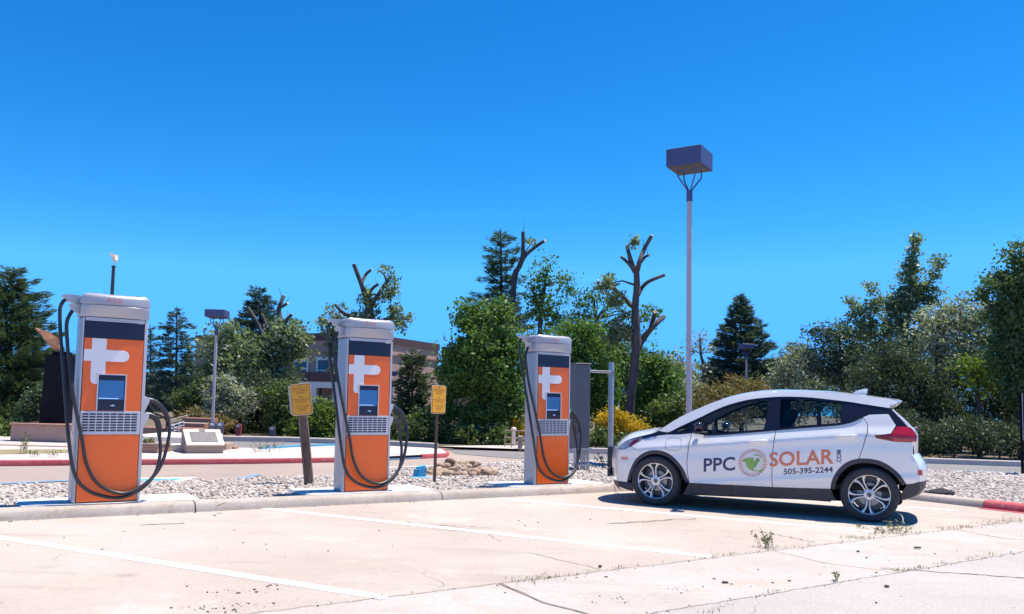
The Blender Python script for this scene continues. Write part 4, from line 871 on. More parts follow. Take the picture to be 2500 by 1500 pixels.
for i in range(36):
    a = 2 * math.pi * i / 36; up = math.sin(a); ca, sa = math.cos(a), math.sin(a); tw = .0075
    r0, r1 = (rad * .80, rad * 1.02) if up > -.35 else (rad * .84, rad * .97)
    L, Fc = (V1, F1) if up > -.35 else (V2, F2); b0 = len(L)
    for r_, q in ((r0, -tw * .8), (r0, tw * .8), (r1, tw), (r1, -tw)): L.append((r_ * ca - q * sa, r_ * sa + q * ca))
    Fc.append((b0, b0 + 1, b0 + 2, b0 + 3))
    if up < .75 and (ca > -.2 or up < .2):
        b0 = len(V3_); tw = .0032 + .0012 * (up < 0)
        for r_, q in ((rad * .73, -tw), (rad * .73, tw), (rad * .785, tw), (rad * .785, -tw)): V3_.append((r_ * ca - q * sa, r_ * sa + q * ca))
        F3.append((b0, b0 + 1, b0 + 2, b0 + 3))
decal('sun_rays', (V1, F1), MT['salmon'], fdoor, .004, f=on_side); decal('sun_rays', (V2, F2), MT['maroon'], fdoor, .004, f=on_side); decal('sun_rays', (V3_, F3), MT['maroon'], fdoor, .0045, f=on_side)
# ------------------------------------------------------------------ foliage
def unit(n_):
    v = rng.normal(size=(n_, 3)); return v / np.linalg.norm(v, axis=1, keepdims=True)
def leaf_quads(c, size, asp=0.55, dirs=None, up=0.0):
    n_ = len(c); a = unit(n_) if dirs is None else dirs + unit(n_) * 0.45; a[:, 2] += up; a /= np.linalg.norm(a, axis=1, keepdims=True)
    b_ = np.cross(a, unit(n_)); b_ /= np.linalg.norm(b_, axis=1, keepdims=True) + 1e-9
    s = (size * (.5 + .95 * rng.uniform(0, 1, n_) ** 1.4))[:, None] * .5
    V = np.stack([c - a * s, c + b_ * s * asp, c + a * s, c - b_ * s * asp], 1).reshape(-1, 3)
    return V
def quads(n_): return np.arange(n_ * 4).reshape(-1, 4)
def blob_centres(blobs, Y, dens, spread=0.9):
    out = []
    for bl in blobs:
        px, py, rx, ry = bl[:4]; dy = bl[4] if len(bl) > 4 else 0.0
        c = np.array(P(px, py, Y + dy)); k = Y / 2000; ax = np.array([rx * k, rx * k * spread, ry * k])
        n_ = max(3, int(dens * rx * ry / 100)); u = unit(n_) * (rng.uniform(.18, 1, (n_, 1)) ** .5)
        dirs = unit(8); prox = (u / np.linalg.norm(u, axis=1, keepdims=True)) @ dirs.T; near = prox.max(1, keepdims=True)
        u *= .74 + .60 * np.clip((near - .68) / .30, 0, 1); out.append(c + u * ax)
    return np.concatenate(out)
def crown_mesh(name, cents, per, sig, size, mat, parent, asp=.55, up=0.0):
    n_ = len(cents); c = np.repeat(cents, per, 0); c = c + np.clip(rng.normal(size=c.shape), -1.9, 1.9) * sig * np.array([1, 1, .7]) * rng.uniform(.5, 1.4, (n_, 1)).repeat(per, 0)
    c[:, 2] = np.maximum(c[:, 2], .07); V = leaf_quads(c, size, asp, up=up)
    return raw(name, V, quads(len(c)), MT[mat], parent)
def local(o, pts): inv = o.matrix_world.inverted(); return [inv @ Vector(p) for p in pts]
def tree(name, label, cat, base, Y, blobs, mat, dens=3.0, per=34, sig=.24, size=.16, trunk=None, limbs=(), bark='bark', group=None, nb=10, rad=.14, asp=.55, ivy=None, shrub=False, spread=.9):
    b0 = P(base[0], base[1], Y); b0.z = .05
    t = thing(name, label, cat, b0, 0, group); off = np.array(b0)
    cents = blob_centres(blobs, Y, dens, spread) if blobs else None
    if cents is not None:
        cents[:, 2] = np.maximum(cents[:, 2], .12)
        crown_mesh('crown' if not shrub else 'foliage', cents - off, per, sig, size, mat, t, asp)
    mb = MB(); tops = []
    if trunk:
        pts = [P(x, y, Y + (z if len(r_) > 3 else 0)) - b0 for r_ in trunk for x, y, z in [(r_[0], r_[1], r_[3] if len(r_) > 3 else 0)]]; pts[0].z = min(pts[0].z, -.05)
        mb.tube(catmull(pts, 3), list(np.interp(np.linspace(0, 1, (len(pts) - 1) * 3 + 1), np.linspace(0, 1, len(pts)), [r_[2] * Y / 2000 for r_ in trunk]) * rng.uniform(.9, 1.1, (len(pts) - 1) * 3 + 1)), 10); tops = pts
    else:
        h = (cents[:, 2].max() - .05) * .62 if cents is not None else 2; ctr = (cents.mean(0) - off)
        pts = [Vector((0, 0, -.1)), Vector((ctr[0] * .2, 0, h * .3)), Vector((ctr[0] * .6, ctr[1] * .5, h * .7)), Vector((ctr[0], ctr[1], h))]
        mb.tube(catmull(pts, 3), list(np.linspace(rad, rad * .4, 10)), 8); tops = pts
    if cents is not None and nb:
        for i in rng.choice(len(cents), min(nb, len(cents)), replace=False):
            e = Vector(cents[i] - off); s = min(tops[1:], key=lambda q: (q - e).length + max(0, q.z - e.z) * 3) if len(tops) > 1 else tops[0]
            md = s.lerp(e, .5) + Vector((0, 0, .12 * (e - s).length)); mb.tube([s, md, e], [rad * .32, rad * .2, rad * .07], 5)
    mb.build('trunk' if not shrub else 'stem', MT[bark], t, smooth=60)
    for lm in limbs:
        pts = [P(x, y, Y + .3 * math.sin(x * 1.7)) - b0 if k_ else P(x, y, Y) - b0 for k_, (x, y, r_) in enumerate(lm)]; mb = MB()
        mb.tube(catmull(pts, 3), list(np.interp(np.linspace(0, 1, (len(pts) - 1) * 3 + 1), np.linspace(0, 1, len(pts)), [r_ * Y / 2000 for _, _, r_ in lm])), 8, m=0)
        cl = catmull(pts, 3)
        for _ in range(1):
            q = cl[int(rng.integers(len(cl) // 2, len(cl)))]; dv = Vector(unit(1)[0]); dv.z = abs(dv.z); l_ = rng.uniform(.12, .4); mb.tube([q, q + dv * l_ * .5 + Vector((0, 0, .03)), q + dv * l_ + Vector((0, 0, .1))], [.014, .009, .004], 5, m=0)
        e = pts[-1]; d = (pts[-1] - pts[-2]).normalized(); mb.tube([e, e + d * .015], [lm[-1][2] * Y / 2000 * .97] * 2, 8, m=1)
        mb.build('cut_limb', [MT[bark], MT['cutwood']], t, smooth=60)
    return t
def conifer(name, label, base, top, hw, Y, mat, cb, dens=1.0, droop=.15, size=.42, group=None, bark='barkdark', power=.8, ragged=.3, asp=.16, tuft=7):
    b0 = P(base[0], base[1], Y); b0.z = .05; tp = P(top[0], top[1], Y); t = thing(name, label, 'tree', b0, 0, group); H_ = tp.z - .05; lean = (tp.x - b0.x) / H_
    k = Y / 2000; Rm = hw * k; z0 = max(.25, P(base[0], cb, Y).z - .05); Vs = []; Ds = []; mb = MB()
    nlev = int((H_ - z0) / (.30 / dens ** .5)); z = z0
    for i in range(nlev):
        f = i / nlev; z = z0 + (H_ - z0) * f; nbr = max(4, int((9 - 4 * f) * dens ** .5)); Lm = Rm * (1 - f) ** power * rng.uniform(1 - ragged, 1 + ragged * .4)
        a0 = rng.uniform(0, 6.28)
        for j in range(nbr):
            a = a0 + 6.283 * j / nbr + rng.normal() * .25; L = max(.12, Lm * rng.uniform(1 - ragged, 1.06)); d = np.array([math.cos(a), math.sin(a), 0])
            zz = z + rng.uniform(-.12, .12); s = np.array([lean * zz, 0, zz]); n_ = max(3, int(L * 9 * dens)); u = rng.uniform(.12, 1, n_) ** .8
            p = s + d * (u * L)[:, None]; p[:, 2] += (-droop * L * u ** 1.5 + .10 * L * u ** 4) 
            wd = .10 + .24 * L * (1 - np.abs(u - .5)); p += np.cross(d, [0, 0, 1]) * (rng.uniform(-1, 1, n_) * wd * .55)[:, None]; p[:, 2] += rng.normal(size=n_) * .05
            q = np.repeat(p, tuft, 0) + rng.normal(size=(n_ * tuft, 3)) * .055 * (size / .3); Vs.append(q); dd = np.repeat(d[None], n_ * tuft, 0) + np.array([0, 0, .25]); Ds.append(dd)
            if j % 2 == 0 and L > .5: mb.tube([Vector(s), Vector(s + d * L * .5 + [0, 0, -droop * L * .35]), Vector(s + d * L * .9 + [0, 0, -droop * L * .8])], [.03, .02, .008], 4, cap=False)
    c = np.concatenate(Vs); dr = np.concatenate(Ds); V = leaf_quads(c, size, asp, dirs=dr); raw('crown', V, quads(len(c)), MT[mat], t)
    mb.tube([Vector((0, 0, -.1)), Vector((lean * H_ * .5, 0, H_ * .5)), Vector((lean * H_, 0, H_))], [max(.12, H_ * .018), H_ * .011, .02], 10); mb.build('trunk', MT[bark], t, smooth=60); return t
def shrub(label, base, Y, blobs, mat, name='shrub', cat='shrub', **kw):
    a = dict(dens=4, per=26, sig=.13, size=.10, nb=6, rad=.03, shrub=True); a.update(kw); return tree(name, label, cat, base, Y, blobs, mat, **a)

# far wood that closes the view
tb = []
for i in range(170):
    x = -1150 + i * 30; top = 915 + 22 * math.sin(i * .9) + 14 * math.sin(i * 2.3) + (x - 1250) * .012 - 45 * (x > 1830) - 15 * (x > 2100); tb.append((x, top + 40, 34, 42, rng.uniform(-3, 4)))
o = crown_mesh('far_wood', blob_centres(tb, 84, 1.0), 60, .5, .34, 'juniper', None); tag(o, 'far-off band of dark trees closing the view behind the building', 'wood', kind='stuff')

GT = 'trees beyond the far road'
conifer('pine_tree', 'large dark bushy pine at the left edge behind the black monument', (14, 1080), (34, 655), 190, 26, 'pine', 1020, dens=2.2, droop=-.12, size=.24, group=GT, ragged=.35, power=.55, asp=.12, tuft=8)
conifer('pine_tree', 'tall airy blue-green conifer seen right of the largest charger', (428, 1040), (432, 748), 92, 44, 'spruce', 1000, dens=1.1, droop=.08, size=.26, group=GT, ragged=.35, power=.5, tuft=9)
conifer('pine_tree', 'narrow conifer mostly hidden behind the right side of the largest charger', (368, 1040), (366, 792), 60, 46, 'spruce', 1000, dens=1.1, size=.26, group=GT, power=.6, ragged=.4)
conifer('spruce_tree', 'dark pointed conifer rising behind the pruned cottonwood left of the middle charger', (634, 1040), (634, 700), 115, 40, 'spruce', 940, dens=1.7, size=.24, group=GT, power=.55, ragged=.2, tuft=9)
tree('cottonwood', 'bushy cottonwood with sawn-off limbs between the left lamp and the yellow sign on wood', 'tree', (676, 1060), 31,
     [(556, 820, 40, 30), (527, 850, 32, 34), (618, 862, 56, 36), (590, 895, 64, 46), (700, 815, 40, 34), (730, 838, 26, 42), (650, 915, 62, 50), (520, 905, 20, 34), (672, 850, 40, 40)], 'poplar', dens=2.3, per=36, sig=.20, size=.17,
     trunk=[(672, 1060, 13), (670, 950, 12), (681, 860, 10), (690, 800, 8)], limbs=[[(690, 805, 7), (681, 762, 6), (684, 745, 5), (692, 724, 5)], [(687, 750, 4), (702, 741, 3.5)], [(692, 803, 6), (698, 785, 5), (712, 768, 4)], [(655, 860, 5), (632, 795, 4), (607, 753, 3.5)], [(660, 840, 4), (652, 800, 4), (640, 768, 3)]], group='pruned cottonwoods')
tree('cottonwood', 'pruned cottonwood with bare stubs standing behind the middle charger', 'tree', (905, 1070), 33,
     [(903, 748, 20, 44), (950, 712, 20, 28), (962, 768, 18, 32), (884, 772, 26, 12), (815, 788, 32, 40), (818, 850, 22, 48), (985, 792, 16, 12), (1000, 774, 9, 8), (942, 657, 13, 9), (955, 690, 10, 14), (835, 885, 16, 22)], 'poplar', dens=3.0, per=26, sig=.14, size=.15,
     trunk=[(905, 1070, 15), (904, 900, 13), (902, 800, 11), (901, 738, 9)], limbs=[[(901, 740, 9), (891, 718, 7), (882, 694, 5.5), (864, 646, 5)], [(884, 690, 4), (892, 672, 4), (906, 659, 3.5)], [(902, 716, 4), (911, 703, 4), (924, 694, 3.5)], [(905, 745, 6), (922, 722, 5), (944, 690, 4.5), (954, 678, 3.5)], [(944, 690, 3), (938, 672, 2), (926, 662, 1.5)], [(898, 785, 6), (858, 772, 5), (838, 764, 4.5), (820, 746, 4)], [(905, 792, 5), (930, 783, 4), (955, 778, 3.5), (999, 779, 3)]], group='pruned cottonwoods', nb=5)
conifer('ponderosa_pine', 'tall thin dark pine above the bushy green tree, with a sawn limb beside its top', (1228, 1050), (1222, 560), 105, 37, 'pine', 800, dens=1.35, droop=.0, size=.26, group=GT, power=.5, ragged=.5, asp=.12, tuft=8)
tree('cottonwood', 'bare sawn-off trunk forking behind the tall thin pine', 'tree', (1250, 1060), 36, [(1297, 592, 7, 9)], 'poplar', dens=5, per=24, sig=.1, size=.15, nb=1,
     trunk=[(1248, 1060, 10), (1250, 800, 8), (1256, 680, 7), (1266, 655, 6.5)], limbs=[[(1266, 655, 6.5), (1275, 632, 6), (1277, 600, 4.5), (1277, 567, 4.5)], [(1272, 640, 6), (1284, 622, 5.5), (1306, 604, 4.5), (1330, 588, 4)]], group='pruned cottonwoods')
tree('locust_tree', 'slender airy green tree between the tall pine and the bare pruned trunk', 'tree', (1322, 1060), 34, [(1335, 652, 26, 20), (1325, 690, 36, 28), (1372, 690, 28, 16), (1350, 735, 52, 26), (1392, 712, 22, 14), (1306, 722, 20, 30), (1340, 780, 50, 30)], 'leaf', dens=1.5, per=34, sig=.20, size=.14, trunk=[(1320, 1060, 9), (1318, 860, 7), (1320, 770, 5), (1330, 700, 4), (1336, 660, 2)], group=GT, nb=14)
tree('locust_tree', 'feathery pale green tree just left of the bare pruned trunk', 'tree', (1450, 1060), 35, [(1418, 738, 30, 22), (1452, 716, 26, 20), (1480, 742, 30, 22), (1395, 768, 36, 22), (1440, 790, 62, 30), (1575, 765, 34, 26), (1560, 800, 40, 30)], 'leaf', dens=1.4, per=32, sig=.20, size=.14, trunk=[(1460, 1060, 9), (1462, 860, 7), (1455, 780, 4), (1450, 730, 2)], group=GT, nb=14)
tree('bushy_tree', 'dense bright green leafy tree between the middle charger and the charger nearest the car', 'tree', (1180, 1086), 25.6,
     [(1150, 785, 38, 34), (1200, 776, 36, 38), (1218, 752, 20, 16), (1140, 762, 18, 16), (1180, 850, 70, 54), (1122, 860, 34, 34), (1240, 850, 34, 40), (1262, 815, 12, 20), (1150, 930, 64, 56), (1225, 940, 52, 60), (1108, 950, 30, 34), (1096, 895, 18, 20), (1262, 975, 22, 40), (1175, 1015, 76, 40), (1100, 1000, 26, 24), (1205, 895, 56, 40)], 'leaf', dens=2.0, per=56, sig=.19, size=.135, group=GT, rad=.16)
conifer('cypress_tree', 'small rounded dark cypress right behind the middle charger', (1006, 1082), (1006, 858), 70, 26.5, 'juniper', 1060, dens=2.0, droop=-.35, size=.20, group=GT, power=.38, ragged=.22, asp=.2, tuft=6)
tree('green_tree', 'broad mid-green tree behind the grey enclosure and the charger nearest the car', 'tree', (1430, 1090), 28.5, [(1420, 830, 66, 54), (1440, 900, 84, 64), (1405, 955, 56, 64), (1470, 975, 54, 54), (1385, 868, 50, 62), (1370, 940, 40, 60)], 'leaf', dens=2.0, per=46, sig=.20, size=.135, group=GT, rad=.15)
tree('bare_tree', 'tall pruned dead trunk with sawn limbs between the charger and the big lamp post', 'tree', (1534, 1080), 27,
     [(1484, 690, 17, 22), (1503, 738, 15, 28), (1513, 790, 20, 36), (1500, 822, 22, 20), (1549, 592, 8, 16), (1470, 700, 9, 8)], 'poplar', dens=4.0, per=32, sig=.12, size=.13, nb=4,
     trunk=[(1532, 1090, 13), (1538, 1000, 11), (1548, 900, 10.5), (1553, 835, 12), (1551, 750, 9.5), (1555, 698, 8.5), (1553, 655, 8)],
     limbs=[[(1552, 662, 7), (1543, 645, 6), (1536, 622, 5), (1531, 602, 4.5)], [(1549, 664, 5), (1536, 645, 4), (1517, 628, 3.5)], [(1556, 660, 7), (1562, 638, 6), (1572, 610, 5), (1591, 576, 4.5)], [(1566, 640, 3.5), (1575, 628, 3), (1585, 623, 3)], [(1558, 720, 6), (1568, 702, 5), (1585, 687, 4.5), (1622, 672, 4)], [(1549, 752, 7), (1535, 740, 6), (1517, 722, 5.5), (1498, 704, 5)], [(1556, 848, 10), (1572, 825, 8), (1596, 796, 6.5), (1620, 774, 6)], [(1589, 803, 6), (1594, 782, 5.5), (1599, 762, 5)], [(1550, 832, 6), (1534, 808, 5), (1518, 790, 4)]], group='pruned cottonwoods')
tree('green_tree', 'light green leafy tree just right of the bare pruned trunk', 'tree', (1590, 1080), 29, [(1598, 895, 34, 46), (1588, 955, 36, 46), (1620, 930, 30, 40), (1570, 990, 30, 40)], 'leaf', dens=3, per=34, sig=.2, size=.15, group=GT, rad=.09)
tree('grey_tree', 'grey-green tree immediately left of the big lamp post', 'tree', (1650, 1080), 33, [(1645, 905, 40, 34), (1665, 935, 38, 50), (1625, 890, 22, 18), (1640, 960, 40, 40)], 'olive', dens=2.2, per=30, sig=.25, size=.15, group=GT, rad=.09, bark='barkdark')
tree('small_tree', 'thin half-bare little tree right of the big lamp post against the sky', 'tree', (1722, 1060), 42, [(1700, 828, 15, 16), (1716, 838, 14, 14), (1690, 850, 14, 16), (1730, 850, 10, 16)], 'olive', dens=3.2, per=14, sig=.22, size=.13, trunk=[(1724, 1060, 6), (1718, 905, 4), (1711, 866, 3.5), (1709, 830, 2)], group=GT, nb=14, rad=.07, bark='barkdark')
tree('broad_tree', 'mid-green tree filling the gap behind the slender airy tree', 'tree', (1345, 1060), 40, [(1325, 850, 40, 44), (1375, 835, 44, 40), (1300, 880, 40, 50), (1350, 900, 60, 50)], 'darkleaf', dens=2.2, per=40, sig=.24, size=.17, group=GT)
tree('broad_tree', 'mid-green tree seen behind the left limbs of the bare pruned trunk', 'tree', (1490, 1060), 38, [(1500, 860, 44, 44), (1530, 890, 40, 50), (1480, 830, 30, 24), (1560, 900, 34, 44)], 'darkleaf', dens=2.2, per=40, sig=.24, size=.17, group=GT)
conifer('spruce_tree', 'large dark cone-shaped spruce behind the car roof', (1810, 1060), (1808, 718), 135, 48, 'spruce', 1010, dens=1.6, droop=.10, size=.28, group=GT, power=.66, ragged=.2, tuft=10)
tree('silver_tree', 'pale silvery round tree between the large spruce and the spreading dark pine', 'tree', (1935, 1060), 43, [(1940, 880, 34, 34), (1925, 925, 46, 46), (1962, 860, 16, 18), (1965, 920, 34, 46), (1905, 950, 30, 34)], 'olive', dens=2.6, per=34, sig=.3, size=.17, group=GT)
tree('spreading_pine', 'flat-topped spreading dark pine behind the rear of the car roof', 'tree', (2060, 1060), 35, [(1992, 812, 32, 13), (2045, 822, 52, 22), (2030, 868, 66, 26), (2092, 860, 46, 30), (2060, 915, 74, 30), (2010, 900, 40, 20)], 'spruce', dens=2.6, per=40, sig=.24, size=.20, trunk=[(2062, 1060, 9), (2060, 960, 8), (2056, 880, 6), (2050, 830, 3)], group=GT, nb=16, bark='barkdark', asp=.3)
tree('poplar_tree', 'tall wind-leaning poplar with several spires, the tallest tree right of the lamp post', 'tree', (2200, 1080), 33,
     [(2232, 598, 13, 30), (2226, 645, 22, 34), (2224, 700, 34, 44), (2214, 762, 50, 42), (2190, 735, 30, 30), (2296, 634, 12, 10), (2286, 648, 13, 16), (2272, 678, 13, 24), (2255, 708, 20, 24), (2290, 708, 15, 10), (2266, 730, 24, 16), (2125, 706, 9, 22), (2108, 760, 30, 18), (2136, 748, 20, 24), (2070, 734, 6, 20), (2076, 772, 9, 12), (2058, 790, 12, 7), (2150, 800, 50, 40), (2230, 830, 60, 50), (2100, 800, 30, 25), (2180, 880, 70, 50)], 'poplar', dens=2.7, per=32, sig=.15, size=.15,
     trunk=[(2196, 1080, 11), (2205, 900, 9), (2216, 760, 6), (2226, 650, 4), (2231, 585, 2)], group=GT, nb=22)
tree('silver_tree', 'grey silvery olive tree with a dark trunk beside the tall poplar', 'tree', (2290, 1080), 29, [(2330, 765, 56, 36), (2286, 795, 48, 40), (2372, 790, 46, 42), (2424, 782, 30, 34), (2310, 842, 76, 46), (2395, 838, 46, 44), (2340, 890, 60, 40)], 'olive', dens=2.0, per=30, sig=.26, size=.135, trunk=[(2293, 1080, 10), (2294, 960, 9), (2290, 870, 7), (2296, 800, 5), (2310, 760, 2)], group=GT, nb=18, bark='barkdark')
tree('broadleaf_tree', 'tall dark green broadleaf tree cut by the right edge of the picture', 'tree', (2500, 1080), 25.5, [(2490, 632, 30, 32), (2445, 690, 36, 34), (2485, 712, 44, 46), (2410, 722, 20, 16), (2465, 780, 46, 50), (2500, 850, 50, 60), (2545, 700, 60, 90), (2540, 840, 60, 80), (2430, 760, 24, 26), (2470, 905, 50, 46), (2510, 960, 50, 60), (2440, 850, 34, 40)], 'darkleaf', dens=2.0, per=40, sig=.18, size=.14, trunk=[(2500, 1080, 14), (2496, 900, 12), (2492, 780, 9), (2490, 680, 5)], group=GT, nb=14, bark='barkdark')
tree('lime_tree', 'small lime-green tree in front of the dark hedge on the right', 'tree', (2390, 1080), 26.5, [(2384, 915, 40, 34), (2366, 890, 22, 16), (2402, 945, 26, 22), (2410, 890, 20, 18)], 'lime', dens=2.6, per=28, sig=.2, size=.12, trunk=[(2392, 1080, 6), (2390, 1000, 5), (2386, 920, 3)], group=GT, nb=8, bark='barkdark')
for (lab, base, Y, bl) in (
    ('tall dark juniper directly behind the car tailgate', (2140, 1085), 28.5, [(2130, 925, 50, 60), (2185, 900, 50, 60), (2160, 995, 70, 64)]),
    ('tall dark juniper right of the car, in front of the silvery olive tree', (2260, 1085), 28, [(2250, 945, 62, 70), (2290, 1000, 60, 60), (2230, 1010, 50, 60)]),
    ('dark juniper between the lime-green tree and the silvery olive tree', (2340, 1085), 29.5, [(2335, 960, 58, 54), (2345, 1010, 60, 50)]),
    ('dark juniper behind the sign at the right edge', (2460, 1085), 28, [(2440, 955, 50, 66), (2490, 985, 50, 70), (2440, 1015, 60, 50)]),
    ('dark juniper under the cottonwood left of the yellow wood-post sign', (640, 1082), 28.5, [(612, 960, 66, 56), (660, 985, 62, 56), (600, 1025, 60, 40), (665, 1030, 60, 36)]),
    ('dark juniper behind the rear window of the car', (2000, 1080), 30, [(1985, 975, 62, 40), (2065, 985, 56, 46), (1930, 990, 50, 36)]),
    ('dark juniper between the left lamp post and the parking meters', (560, 1078), 28, [(565, 1000, 46, 46), (545, 1035, 40, 30), (590, 1040, 40, 26)])):
    tree('juniper', lab, 'tree', base, Y, bl, 'juniper', dens=2.2, per=50, sig=.20, size=.14, group='dark junipers', asp=.3, nb=4, bark='barkdark')
for (lab, base, Y, bl, mt) in (
    ('low dark spreading juniper along the right kerb, nearest the car', (2215, 1125), 24.4, [(2190, 1055, 60, 44), (2250, 1075, 50, 36)], 'juniper'),
    ('low dark spreading juniper along the right kerb, middle one', (2330, 1130), 24, [(2300, 1068, 54, 40), (2355, 1065, 46, 38)], 'juniper'),
    ('low dark spreading juniper along the right kerb, beside the edge sign', (2440, 1132), 23.8, [(2420, 1072, 54, 40), (2478, 1078, 46, 38)], 'juniper'),
    ('silvery pale shrub just right of the left lamp post', (548, 1070), 27, [(530, 955, 30, 40), (560, 950, 26, 36), (545, 1000, 46, 44), (590, 985, 30, 30)], 'olive'),
    ('rounded green shrub behind the yellow sign on the wooden post', (706, 1076), 27, [(688, 965, 36, 34), (712, 1000, 42, 40), (700, 1035, 50, 36)], 'shrub'),
    ('light green shrub between the wooden post and the middle charger', (775, 1080), 26, [(775, 1020, 46, 40), (800, 1045, 40, 34), (752, 1052, 36, 28), (812, 1000, 20, 24)], 'lime'),
    ('green shrub at the foot of the small cypress', (945, 1086), 25.4, [(950, 1052, 40, 32), (975, 1060, 30, 24)], 'shrub'),
    ('leafy green shrub behind the yellow sign on the steel post', (1040, 1088), 25, [(1030, 1045, 44, 36), (1075, 1050, 40, 34), (1050, 1022, 30, 20)], 'shrub'),
    ('dark green shrub below the bushy tree, left of the white bollard', (1215, 1092), 24.6, [(1140, 1062, 40, 26), (1205, 1070, 30, 22), (1225, 1058, 16, 16)], 'shrub'),
    ('yellow flowering broom behind the white bollard', (1268, 1086), 25.5, [(1262, 1032, 17, 18), (1280, 1042, 20, 24), (1262, 1060, 20, 20)], 'broom'),
    ('large yellow flowering broom left of the car bonnet', (1510, 1096), 25, [(1478, 1034, 22, 26), (1512, 1030, 32, 22), (1545, 1046, 34, 18), (1572, 1056, 14, 10), (1495, 1060, 36, 24)], 'broom'),
    ('dark green bush below the yellow broom, behind the steel pipe', (1470, 1100), 24.6, [(1458, 1070, 26, 26), (1500, 1082, 40, 18), (1540, 1078, 34, 18)], 'shrub'),
    ('grey-green bush behind the car windscreen and the lamp post', (1640, 1090), 26.5, [(1620, 1015, 44, 36), (1660, 1000, 40, 44), (1600, 1045, 40, 26)], 'shrub'),
    ('silvery bush just right of the big lamp post', (1700, 1090), 28, [(1695, 960, 24, 36), (1690, 1000, 30, 40)], 'olive'),
    ('russet and yellow-green shrub above the car roof', (1775, 1100), 23.5, [(1760, 965, 44, 28), (1805, 950, 40, 26), (1722, 992, 38, 32), (1842, 958, 34, 22), (1790, 1000, 60, 40)], 'rustshrub'),
    ('green bush on the left edge behind the brown wall', (14, 1095), 21.5, [(8, 1050, 26, 22), (25, 1062, 20, 16)], 'shrub'),
    ('dark shrub at the foot of the black monument', (98, 1080), 22.5, [(80, 1018, 24, 18), (90, 980, 30, 34)], 'pine'),
    ('dry brown-green shrub on the brick terrace', (545, 1068), 26, [(525, 1025, 30, 20), (545, 1038, 24, 16), (470, 1008, 30, 9)], 'rustshrub'),
    ('green shrub above the brick terrace beside the thin poles', (470, 1060), 30, [(500, 955, 34, 34), (470, 985, 34, 30), (440, 975, 20, 20)], 'shrub')):
    shrub(lab, base, Y, bl, mt, group='shrubs along the far road', **(dict(size=.085, per=40, sig=.12, dens=5) if mt == 'broom' else dict(size=.12, per=36, sig=.16, asp=.3) if mt == 'juniper' else dict(asp=.25, size=.13) if mt == 'rustshrub' else dict(size=.12, per=30, sig=.16)))

# ------------------------------------------------------------------ building beyond the trees
def px_frame(x, y, Y): return P(x, y, Y)
bld = thing('stucco_building', 'two-storey pinkish stucco building with dark coping behind the middle charger', 'building', (P(872, 990, 62).x, 62, 0))
zt = P(872, 812, 62).z
def wall(name, a, b, z0, z1, mat, parent, th=.4, out=0.0):
    a = Vector(a); b = Vector(b); d = (b - a); L = d.length; mb = MB(); mb.box(0, L, -out, th, z0, z1)
    o = mb.build(name, mat, parent); ang = math.atan2(d.y, d.x); o.matrix_world = Matrix.Translation((a.x, a.y, 0)) @ Matrix.Rotation(ang, 4, 'Z'); return o
def reloc(o, parent):
    mw = o.matrix_world.copy(); o.parent = parent; o.matrix_parent_inverse = Matrix(); o.matrix_basis = parent.matrix_world.inverted() @ mw
corner = P(872, 990, 62); lft = P(470, 990, 70); rgt = P(1066, 990, 72); rgt2 = P(1150, 990, 71)
for (a, b, nm, mat) in ((lft, corner, 'shaded_wall', 'adobedark'), (corner, rgt, 'sunny_wall', 'adobe'), (rgt + Vector((.2, 1.5, 0)), rgt2 + Vector((3, 1.0, 0)), 'rear_wall', 'adobedark')):  # shaded and rear walls take a darkened copy of the sunny wall's stucco
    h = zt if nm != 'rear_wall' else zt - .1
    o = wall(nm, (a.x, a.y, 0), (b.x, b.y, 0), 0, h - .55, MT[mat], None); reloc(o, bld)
    c1 = wall('coping', (a.x, a.y, 0), (b.x, b.y, 0), h - .55, h, MT['cornice'], None, th=.45, out=.12); reloc(c1, o)
    c2 = wall('ledge', (a.x, a.y, 0), (b.x, b.y, 0), h - 1.45, h - 1.25, MT[mat], None, th=.1, out=.14); reloc(c2, o)
    if nm == 'shaded_wall':
        d = (Vector((b.x, b.y, 0)) - Vector((a.x, a.y, 0))); L = d.length; rot = Matrix.Translation((a.x, a.y, 0)) @ Matrix.Rotation(math.atan2(d.y, d.x), 4, 'Z'); inv = rot.inverted()
        for (px_, y0, y1) in ((553, 905, 935), (738, 884, 918), (795, 880, 930)):
            # where the sight line meets the wall
            best = min(range(401), key=lambda i: abs((1250 + 0) - 1250 + (lambda q: (CAM_R.inverted() @ (q - Vector((0, 0, CAM_H)))))(rot @ Vector((L * i / 400, 0, 5))).x / -(CAM_R.inverted() @ (rot @ Vector((L * i / 400, 0, 5)) - Vector((0, 0, CAM_H)))).z * FPX + 1250 - px_))
            u = L * best / 400; yw = (rot @ Vector((u, 0, 0))).y; z1 = P(px_, y0, yw).z; z0 = P(px_, y1, yw).z; hw = .62
            mb = MB(); 
            for bx in ((u - hw - .16, u - hw, z0, z1), (u + hw, u + hw + .16, z0, z1), (u - hw - .22, u + hw + .22, z1, z1 + .25), (u - hw - .2, u + hw + .2, z0 - .14, z0)): mb.box(bx[0], bx[1], -.12, .05, bx[2], bx[3])
            fr = mb.build('window', MT['whitetrim'], None); fr.matrix_world = rot; reloc(fr, bld)
            mb = MB(); mb.box(u - hw, u + hw, -.03, .04, z0, z1); g_ = mb.build('pane', MT['windowglass'], None); g_.matrix_world = rot; reloc(g_, fr)
            mb = MB(); mb.box(u - hw, u + hw, -.07, -.031, (z0 + z1) / 2 - .05, (z0 + z1) / 2 + .05); mb.box(u - .03, u + .03, -.06, -.031, z0, (z0 + z1) / 2 - .05); g_ = mb.build('sash_bar', MT['whitetrim'], None); g_.matrix_world = rot; reloc(g_, fr)
